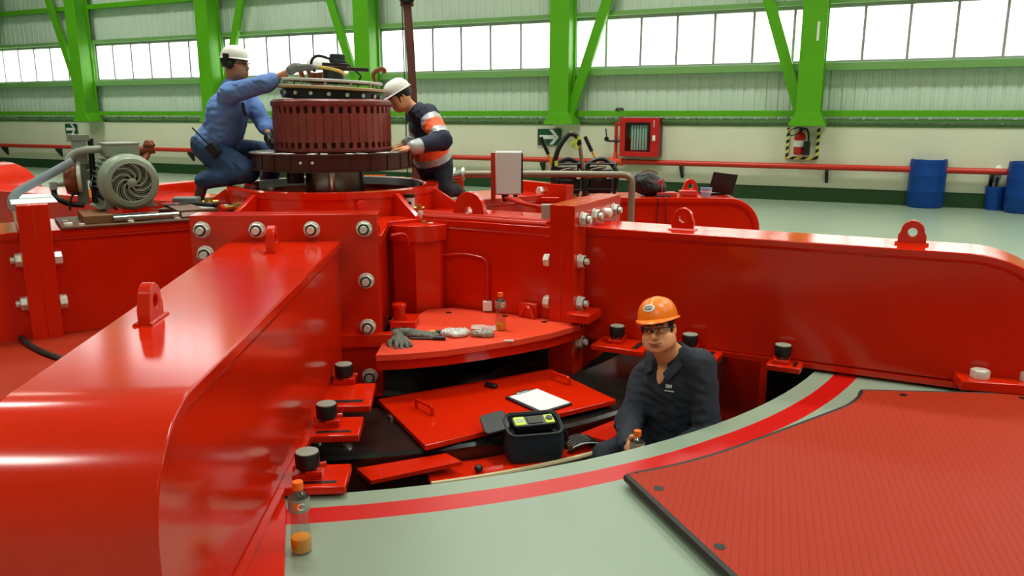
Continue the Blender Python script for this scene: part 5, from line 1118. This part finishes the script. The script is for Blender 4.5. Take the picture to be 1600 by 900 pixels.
# ---- the seated man in the pit
HAT_O = mat('orange_hat_plastic', (250, 128, 20), rough=.3)
NAVY = mat('dark_navy_cotton', (30, 38, 50), rough=.85, noise_amt=.1, noise_scale=60, bump=.15, bump_scale=250)
J = dict(base=-.95, hip=(.93, 4.22, -.2), chest=(.885, 4.19, .08), neck=(.865, 4.17, .27), belly=.02, shL=(1.0, 4.07, .235), shR=(.755, 4.27, .095),
         elL=(1.03, 3.93, -.10), elR=(.635, 4.10, -.09), wrL=(.76, 3.80, -.155), wrR=(.60, 3.865, -.13), hpL=(.97, 4.16, -.25), hpR=(.84, 4.26, -.25),
         knL=(.72, 3.83, -.30), knR=(.50, 4.02, -.26), anL=(.76, 3.86, -.84), anR=(.58, 3.96, -.84), toeL=(.64, 3.80, -.90), toeR=(.45, 3.92, -.90))
H1 = hframe((.775, 4.08, .432), (-.42, -.88, .12), (-.22, -.05, .97), 1.07)
hands1 = [dict(wr=J['wrR'], f=(-.02, -.75, .1), pn=(.95, -.1, 0), side=-1, curl=.75, k=1.0), dict(wr=J['wrL'], f=(-.8, -.35, -.1), pn=(.2, .4, -.9), side=1, curl=.5, k=1.0)]
man, body = figure('person', 'seated man in dark navy coverall with orange hard hat and clear glasses, smiling', J, H1, SKIN, fat=1.12, jaw=1.35, hands=hands1, body_h=.0042)
face_parts(man, body, H1); hair_part(man, H1)
S = SDF(); torso_sdf(S, J, .012, 1.13)
for q in 'LR':
    arm_sdf(S, J['sh'+q], J['el'+q], J['wr'+q], .016, .058, .97); leg_sdf(S, J['hp'+q], J['kn'+q], J['an'+q], .012)
x_, f_, u_ = axes((-.70, -.7, .0), (0, 0, 1)); nk = V3(J['neck'])
S.ell(tuple(nk+f_*.10+Vector((0, 0, -.03))), (.036, .07, .115), np.array(Matrix((x_, f_, u_)).transposed()), .01, -1)   # open collar
S.cap(tuple(nk+Vector((0, 0, .02))), tuple(nk+Vector((-.02, -.02, .12))), .058, .07, .01, -1)
sdf_obj('coverall', S, .0065, NAVY, man, wr=wrinkle(.008, 7, 11, 3, [J['elL'], J['elR'], J['wrL']]))
for s_ in (-1, 1):
    b = MB(); pts = [nk-f_*.06+x_*s_*.03+Vector((0, 0, .065)), nk+x_*s_*.085+Vector((0, 0, .045)), nk+f_*.06+x_*s_*.075+Vector((0, 0, .0)), nk+f_*.125+x_*s_*.035+Vector((0, 0, -.075))]
    C_ = spline(pts, 6); out = []
    for i, p in enumerate(C_): out.append((p+Vector((0, 0, .008)), p+x_*s_*(.032+.012*math.sin(i/len(C_)*3))+f_*.012+Vector((0, 0, -.022))))
    vs = [q for p in out for q in p]+[q-Vector((0, 0, .006)) for p in out for q in p]; n2 = len(out)*2; fs = []
    for i in range(len(out)-1): fs += [(2*i, 2*i+1, 2*i+3, 2*i+2), (n2+2*i, n2+2*i+2, n2+2*i+3, n2+2*i+1), (2*i+1, n2+2*i+1, n2+2*i+3, 2*i+3), (2*i, 2*i+2, n2+2*i+2, n2+2*i)]
    b.add(vs, fs); b.build('collar', NAVY, man, smooth=60)
hat, K1, surf = hard_hat(man, H1, HAT_O, lift=.056, pitch=0, peak=.03, size=.86)
# oval sticker with black marks
def patch(surf, K, fn, m, nm, par, off, nu=24, nr=5, cu=0, cv=.5):
    b = MB(K); vs = [surf(cu, cv, off)]; fs = []
    for r in range(1, nr+1):
        for k in range(nu): du, dv = fn(2*math.pi*k/nu, r/nr); vs.append(surf(cu+du, cv+dv, off))
    fs += [(0, 1+k, 1+(k+1)%nu) for k in range(nu)]
    for r in range(nr-1): fs += [(1+r*nu+k, 1+(r+1)*nu+k, 1+(r+1)*nu+(k+1)%nu, 1+r*nu+(k+1)%nu) for k in range(nu)]
    b.add(vs, fs); return b.build(nm, m, par, smooth=60)
CU, CV = .12, .6
st = patch(surf, K1, lambda a, r: (.36*r*math.cos(a), .19*r*math.sin(a)), WHITE, 'oval_sticker', hat, .0035, cu=CU, cv=CV)
b = MB(K1)
def mark(u0, v0, u1, v1, sl=.0):
    q = [surf(CU+u, CV+v, .0055) for u, v in ((u0, v0), (u1, v0), (u1+sl, v1), (u0+sl, v1))]; b.add(q, [(0, 1, 2, 3)])
for u0, w_, v0, v1 in ((.24, .03, -.09, .09), (.17, .03, -.09, .09), (.09, .03, -.10, .1), (.02, .035, .01, .11), (-.05, .04, .02, .11), (-.13, .05, .02, .10), (-.21, .05, .02, .08), (.0, .04, -.1, -.02), (-.09, .06, -.1, -.02), (-.18, .05, -.09, -.02), (.06, .1, -.11, -.08), (-.1, .1, -.115, -.085)): mark(u0, v0, u0+w_, v1, -.03)
b.build('sticker_mark', BLACK, hat)
# glasses
LENSM = glassy('spectacle_lens', (236, 236, 232), .8)
gl = None
b = MB(H1); 
for s_ in (-1, 1):
    b.tube(spline([(s_*.006, .112, .016), (s_*.03, .11, .022), (s_*.055, .098, .02), (s_*.072, .07, .016), (s_*.084, .0, .012)]), .0028, 6)
b.tube(spline([(-.008, .113, .016), (0, .117, .012), (.008, .113, .016)]), .004, 6)
b.box((0, .114, .008), (.014, .006, .018)); gl = b.build('glasses_frame', BLACK, man)
for s_ in (-1, 1):
    b = MB(H1); C_ = [(s_*.008, .11, .016), (s_*.03, .1085, .021), (s_*.055, .097, .019), (s_*.068, .079, .012), (s_*.06, .09, -.012), (s_*.034, .106, -.017), (s_*.014, .109, -.008)]
    b.add(C_, [tuple(range(7))]); b.build('lens', LENSM, gl, smooth=0)
# chest print: small pale marks
b = MB(); cpt = V3(J['chest'])+f_*.150+x_*.082+Vector((0, 0, .045)); nf = (f_+x_*.35).normalized(); xx = Vector((0, 0, 1)).cross(nf)
for k, (dx, dz, w_, h_) in enumerate(((-.018, .012, .008, .02), (-.006, .012, .01, .018), (.006, .014, .008, .016), (-.004, -.014, .05, .005))):
    c = cpt+xx*dx+Vector((0, 0, dz)); q = [c-xx*w_/2-Vector((0, 0, h_/2)), c+xx*w_/2-Vector((0, 0, h_/2)), c+xx*w_/2+Vector((0, 0, h_/2)), c-xx*w_/2+Vector((0, 0, h_/2))]; b.add(q+[p+nf*.004 for p in q], [(0,1,2,3),(4,7,6,5),(0,4,5,1),(1,5,6,2),(2,6,7,3),(3,7,4,0)])
b.build('chest_print', LGREY, man)
BOOT = mat('brown_work_boot', (70, 54, 40), rough=.7)
for q in 'LR': shoe('boot', man, J['an'+q], J['toe'+q], BOOT)
bt = bottle((.63, 3.765, -.275), 'drink bottle with orange cap held by the seated man behind the floor edge', .272, .12)
# ---- the kneeling worker in the blue shirt
SHIRT = mat('light_blue_shirt', (96, 132, 196), rough=.8, bump=.1, bump_scale=200)
JEAN = mat('dark_blue_jeans', (36, 66, 104), rough=.85, noise_amt=.18, noise_scale=9)
J = dict(base=.80, hip=(-2.44, 6.66, 1.30), chest=(-2.30, 6.62, 1.56), neck=(-2.245, 6.62, 1.755), belly=.03, shR=(-2.21, 6.45, 1.70), shL=(-2.20, 6.80, 1.69),
         elR=(-1.90, 6.38, 1.775), elL=(-2.03, 6.74, 1.45), wrR=(-1.68, 6.42, 1.895), wrL=(-1.94, 6.50, 1.345), hpR=(-2.42, 6.56, 1.24), hpL=(-2.40, 6.76, 1.24),
         knR=(-2.11, 6.40, 1.10), knL=(-2.05, 7.0, 1.21), anR=(-2.48, 6.48, 1.02), anL=(-2.20, 7.2, .88), toeR=(-2.55, 6.49, .845), toeL=(-2.10, 7.27, .845))
H2 = hframe((-2.20, 6.6, 1.925), (.96, -.2, -.06), (.06, 0, 1), .94)
hR = dict(wr=J['wrR'], f=(.93, .05, .12), pn=(.1, 0, -1), side=-1, curl=.22); hL = dict(wr=J['wrL'], f=(.75, -.35, -.45), pn=(-.3, 0, -1), side=1, curl=.35)
m2, body2 = figure('person', 'kneeling worker in light blue shirt and white hard hat reaching to the rotor top', J, H2, SKIN2, fat=1.12, jaw=1.05, hands=[hR, hL], body_h=.006)
face_parts(m2, body2, H2); hair_part(m2, H2)
S = SDF(); torso_sdf(S, J, .012, 1.14); arm_sdf(S, J['shR'], J['elR'], J['wrR'], .014, .056, .22); arm_sdf(S, J['shL'], J['elL'], J['wrL'], .014, .056, .3)
S.cap(tuple(V3(J['neck'])+Vector((.02, 0, .01))), tuple(V3(J['neck'])+Vector((.03, 0, .1))), .05, .06, .01, -1)
S.ell(tuple(V3(J['hip'])+Vector((-.02, 0, -.16))), (.3, .3, .1), None, .01, -1)
sdf_obj('shirt', S, .008, SHIRT, m2, wr=wrinkle(.009, 6, 10, 8, [J['elR'], J['shR'], (-2.35, 6.5, 1.42)]))
b = MB(); nk = V3(J['neck']); b.lathe([(.058, -.01), (.066, .03), (.072, .028), (.07, -.012)], nk+Vector((.01, 0, .02)), (.25, 0, 1), 24); b.build('collar', SHIRT, m2)
S = SDF()
for q in 'LR': leg_sdf(S, J['hp'+q], J['kn'+q], J['an'+q], .03)
S.ell(J['hip'], (.185, .2, .14), None, .05); S.ell(tuple(V3(J['hip'])+Vector((.03, 0, .15))), (.3, .3, .10), None, .01, -1)
sdf_obj('jeans', S, .008, JEAN, m2, wr=wrinkle(.008, 8, 8, 5, [J['knR'], (-2.4, 6.5, 1.15)]))
b = MB(); b.lathe([(.16, -.02), (.17, -.018), (.17, .018), (.16, .02)], V3(J['hip'])+Vector((.02, 0, .0)), (.35, 0, 1), 40); b.v = [Vector((p.x, (p.y-6.66)*1.02+6.66, p.z)) for p in b.v]; b.build('belt', BLACK, m2)
for q in 'LR': shoe('boot', m2, J['an'+q], J['toe'+q], mat('grey_brown_boot', (84, 72, 60), rough=.8) if q == 'R' else BOOT)
hat, K2, surf2 = hard_hat(m2, H2, WHITE, lift=.052, peak=.035, size=.86)
S = SDF(); hand_sdf(S, grow=.0045, **hR); S.cap(J['wrR'], tuple(V3(J['wrR']).lerp(V3(J['elR']), .15)), .036, .038, .01); sdf_obj('grey_glove', S, .005, mat('grey_knit', (112, 114, 110), rough=.9), m2)
S = SDF(); hand_sdf(S, grow=.0045, **hL); S.cap(J['wrL'], tuple(V3(J['wrL']).lerp(V3(J['elL']), .2)), .036, .038, .01); sdf_obj('black_glove', S, .005, BLACK, m2)
for s_ in (-1, 1):
    b = MB(H2); b.lathe([(0, .0), (.03, 0), (.038, .012), (.036, .035), (.02, .045), (0, .045)], (s_*.075, -.005, -.0), (s_, 0, 0), 20); em = b.build('ear_muff', BLACK, m2)
    b = MB(H2); b.box((s_*.118, -.02, .055), (.014, .05, .06)); b.tube([(s_*.112, -.01, .0), (s_*.117, -.015, .05)], .006, 6); b.build('muff_arm', BLACK, em)
b = MB(H2)
for s_ in (-1, 1): b.tube(spline([(0, .115, .014), (s_*.03, .11, .02), (s_*.06, .09, .016), (s_*.084, .0, .01)]), .0028, 6)
g2 = b.build('safety_glasses', BLACK, m2)
b = MB(); p = V3((-2.36, 6.40, 1.27)); b.box(p, (.085, .04, .11), Matrix.Rotation(DEG(-40), 3, 'Y')); rd = b.build('belt_radio', BLACK, m2, bevel=.01)
b = MB(); b.cyl(p+Vector((-.03, 0, .04)), p+Vector((-.15, .0, .17)), .008, .006, 8); b.build('antenna', BLACK, rd)
b = MB(); b.tube(spline([(-2.12, 6.46, 1.63), (-2.11, 6.45, 1.57), (-2.10, 6.46, 1.53)]), .014, 8); b.build('pocket_clip', BLACK, m2)
# ---- the bending worker in navy with orange sleeve
J = dict(base=.80, hip=(-.68, 7.12, 1.10), chest=(-.725, 7.03, 1.37), neck=(-.80, 6.97, 1.56), belly=.02, shL=(-.70, 6.83, 1.53), shR=(-.84, 7.17, 1.53),
         elL=(-.565, 6.62, 1.335), elR=(-.80, 7.12, 1.30), wrL=(-.79, 6.45, 1.285), wrR=(-.90, 6.93, 1.29), hpL=(-.62, 7.04, 1.06), hpR=(-.72, 7.22, 1.06),
         knL=(-.60, 6.95, .90), knR=(-.76, 7.26, .90), anL=(-.50, 7.22, .87), anR=(-.66, 7.50, .87), toeL=(-.46, 7.31, .845), toeR=(-.62, 7.58, .845))
H3 = hframe((-.945, 6.93, 1.68), (-.80, -.42, -.5), (-.46, -.12, .88), .95)
hL = dict(wr=J['wrL'], f=(-.95, -.1, -.08), pn=(0, 0, -1), side=-1, curl=.15); hR = dict(wr=J['wrR'], f=(-.7, -.6, -.1), pn=(0, 0, -1), side=1, curl=.2)
m3, body3 = figure('person', 'bending worker in navy shirt with orange and silver sleeve bands, white hard hat', J, H3, SKIN, jaw=1.0, hands=[hL, hR], body_h=.006)
face_parts(m3, body3, H3); hair_part(m3, H3)
NAVY2 = mat('navy_work_shirt', (24, 32, 56), rough=.8); SILV = mat('silver_reflective_tape', (178, 182, 184), rough=.4, metal=.2); HIVIS = mat('fluorescent_orange', (255, 96, 40), rough=.6)
S = SDF(); torso_sdf(S, J, .014, 1.12)
for q in 'LR': arm_sdf(S, J['sh'+q], J['el'+q], J['wr'+q], .016, .066, .96)
S.cap(tuple(V3(J['neck'])+Vector((-.02, 0, .01))), tuple(V3(J['neck'])+Vector((-.06, 0, .1))), .05, .06, .01, -1)
def sleeve_mat(P):
    out = np.zeros(len(P), int)
    for q in 'LR':
        a, e, w2 = (np.array(J[k+q]) for k in ('sh', 'el', 'wr')); L1 = np.linalg.norm(e-a); L2 = np.linalg.norm(w2-e); d1 = (e-a)/L1; d2 = (w2-e)/L2
        t1 = np.clip((P-a) @ d1, 0, L1); t2 = np.clip((P-e) @ d2, 0, L2); r1 = np.linalg.norm(P-a-t1[:, None]*d1, axis=1); r2 = np.linalg.norm(P-e-t2[:, None]*d2, axis=1)
        t = np.where(r1 < r2, t1, L1+t2); on = (np.minimum(r1, r2) < .1) & (t > .05); L = L1+L2
        near = np.minimum(r1, r2) < .095
        out[on & (t > .06) & (t < .12)] = 1; out[on & (t >= .12) & (t < .22)] = 2; out[on & (t >= .22) & (t < .28)] = 1; out[on & (t > L-.07)] = 1
        arm = near if q == 'L' else arm | near
    h_, n_k = np.array(J['hip']), np.array(J['neck']); t = ((P-h_) @ (n_k-h_))/((n_k-h_) @ (n_k-h_))
    out[~arm & (t > .12) & (t < .24)] = 1; out[~arm & (t >= .24) & (t < .44)] = 2
    return out
sdf_obj('work_shirt', S, .007, [NAVY2, SILV, HIVIS], m3, matfn=sleeve_mat, wr=wrinkle(.008, 7, 10, 12, [J['elL'], J['shL']]))
S = SDF()
for q in 'LR': leg_sdf(S, J['hp'+q], J['kn'+q], J['an'+q], .014)
S.ell(J['hip'], (.16, .17, .14), None, .05); sdf_obj('trousers', S, .009, mat('dark_navy_trousers', (20, 26, 38), rough=.85), m3, wr=wrinkle(.007, 8, 8, 2))
for q in 'LR': shoe('boot', m3, J['an'+q], J['toe'+q], BOOT)
hat, K3, s3 = hard_hat(m3, H3, WHITE, lift=.052, peak=.045, size=.88)
b = MB(H3)
for s_ in (-1, 1): b.tube(spline([(s_*.085, .03, .05), (s_*.08, .04, -.03), (s_*.04, .07, -.1)]), .005, 6)
b.build('chin_strap', BLACK, m3)
# ---- a worker hidden behind the rotor, only the crown of the hat in view
J = dict(base=.80, hip=(-1.74, 7.66, 1.22), chest=(-1.75, 7.62, 1.50), neck=(-1.76, 7.6, 1.70), belly=0, shL=(-1.57, 7.6, 1.64), shR=(-1.95, 7.6, 1.64),
         elL=(-1.50, 7.56, 1.38), elR=(-2.0, 7.56, 1.38), wrL=(-1.55, 7.36, 1.30), wrR=(-1.95, 7.36, 1.30), hpL=(-1.65, 7.66, 1.16), hpR=(-1.83, 7.66, 1.16),
         knL=(-1.62, 7.55, .90), knR=(-1.86, 7.55, .90), anL=(-1.62, 7.95, .87), anR=(-1.86, 7.95, .87), toeL=(-1.62, 8.05, .845), toeR=(-1.86, 8.05, .845))
H4 = hframe((-1.77, 7.56, 1.885), (.1, -.98, -.15), (0, -.1, 1), 1.04)
m4, body4 = figure('person', 'worker hidden behind the rotor, only the white hard hat crown showing', J, H4, SKIN2, hands=[dict(wr=J['wrL'], f=(.1, -1, -.1), pn=(0, 0, -1), side=1, curl=.3), dict(wr=J['wrR'], f=(-.1, -1, -.1), pn=(0, 0, -1), side=-1, curl=.3)], body_h=.009)
S = SDF(); torso_sdf(S, J, .010, 1.0)
for q in 'LR': arm_sdf(S, J['sh'+q], J['el'+q], J['wr'+q], .014, .056, .96)
sdf_obj('work_shirt', S, .012, NAVY2, m4)
S = SDF()
for q in 'LR': leg_sdf(S, J['hp'+q], J['kn'+q], J['an'+q], .014)
S.ell(J['hip'], (.16, .15, .14), None, .05); sdf_obj('trousers', S, .012, JEAN, m4)
for q in 'LR': shoe('boot', m4, J['an'+q], J['toe'+q], BOOT)
hard_hat(m4, H4, WHITE, lift=.056, size=.9); hair_part(m4, H4)
# ---------------------------------------------------------------- soft things
t = thing('work_glove', 'grey work glove lying on the segment plate by the bolted flange', 'gloves', (-.66, 4.75, .165), 0, 'grey gloves on the segment plate')
GREYG = mat('grey_glove_knit', (104, 108, 98), rough=.9, noise_amt=.25, noise_scale=30)
def glove_soft(nm, wr, f, lab, sd):
    t = thing(nm, lab, 'gloves', wr, 0, 'grey gloves on the segment plate'); S = SDF(); hand_sdf(S, Vector(wr)+Vector((0, 0, .022)), f, (0, 0, -1), sd, 1.05, .18, .003, .25); f = Vector(f).normalized()
    S.cap(tuple(Vector(wr)+Vector((0, 0, .026))), tuple(Vector(wr)-f*.07+Vector((0, 0, .024))), .03, .034, .02); sdf_obj('knit_hand', S, .005, GREYG, t, wr=wrinkle(.006, 25, 25, 4))
    b = MB(); p = Vector(wr)-f*.085+Vector((0, 0, .026)); b.cyl(p-f*.008, p+f*.012, .035, .034, 16); b.build('cuff', BLACK, t)
bpy.data.objects.remove(t)
glove_soft('work_glove', (-.71, 4.80, .165), (.35, -.9, 0), 'grey work glove at the plate corner by the bolted flange, fingers toward the viewer', 1)
glove_soft('work_glove', (-.64, 4.88, .165), (.95, -.1, 0), 'grey work glove behind the other one, fingers pointing at the screwdrivers', -1)
FOIL = mat('clear_plastic_bag', (196, 194, 186), rough=.25, spec=.8, noise_amt=.35, noise_scale=45)
def bag_soft(x, y, wx, wy, h, lab, m, seed, flat=.6):
    S = SDF(); random.seed(seed)
    for k in range(12): S.ell((x+random.uniform(-wx, wx)*.7, y+random.uniform(-wy, wy)*.7, .165+h*.35), (wx*.45, wy*.5, h*random.uniform(.35, .6)), None, .015)
    def crinkle(V):
        out = V.copy()
        for i, v in enumerate(V): out[i, 2] = max(.1655, v[2]+.008*abs(noise.noise((v[0]*55, v[1]*55, seed)))+.004*noise.noise((v[0]*120, v[1]*120, seed))); out[i, 0] += .006*noise.noise((v[0]*40, v[1]*40, 9+seed)); 
        return out
    o = sdf_obj('parts_bag', S, .0045, m, None, wr=crinkle); tag(o, lab, 'bag', 'plastic bags on the segment plate'); return o
b1 = bag_soft(-.365, 4.92, .085, .06, .045, 'crumpled clear plastic bag of bolts, left one on the segment plate', FOIL, 5)
b2 = bag_soft(-.19, 4.92, .075, .05, .045, 'clear plastic bag of dark bolts, right one on the segment plate', mat('bag_of_bolts', (150, 146, 132), rough=.3, noise_amt=.75, noise_scale=60), 9)
b = MB()
for i in range(9):
    for j in range(5): pass
vs = []; fs = []
for i in range(13):
    for j in range(7):
        x = -.27+i*.0155; y = 5.05+j*.016+.02*math.sin(i*.5); vs.append((x, y, .166+.012*abs(noise.noise((x*30, y*30, 2)))+.004*(j/6)*(1 if i < 9 else .5)))
fs = [(i*7+j, (i+1)*7+j, (i+1)*7+j+1, i*7+j+1) for i in range(12) for j in range(6)]
b.add(vs, fs); o = b.build('plastic_sheet', mat('pinkish_plastic', (226, 196, 188), rough=.3), smooth=60); so = o.modifiers.new('thickness', 'SOLIDIFY'); so.thickness = .002; tag(o, 'flat crumpled pale plastic sheet behind the two bags of bolts', 'plastic')
S = SDF(); S.ell((1.30, 7.68, .88), (.15, .12, .10), None, .04); S.ell((1.27, 7.68, .93), (.11, .09, .08), None, .04); S.ell((1.36, 7.68, .85), (.12, .12, .07), None, .04); S.ell((1.3, 7.68, .68), (.4, .4, .10), None, .01, -1)
o = sdf_obj('soft_bag', S, .008, mat('black_nylon', (20, 20, 20), rough=.55), None, wr=wrinkle(.012, 9, 9, 6)); tag(o, 'black domed soft bag on the red beam beside the pumps', 'bag')
b = MB(); b.tube(spline([(1.22, 7.60, 1.0), (1.27, 7.61, 1.025), (1.33, 7.61, 1.02), (1.38, 7.6, .99)]), .008, 6); b.build('handle', mat('brown_strap', (120, 84, 60), rough=.7), o)
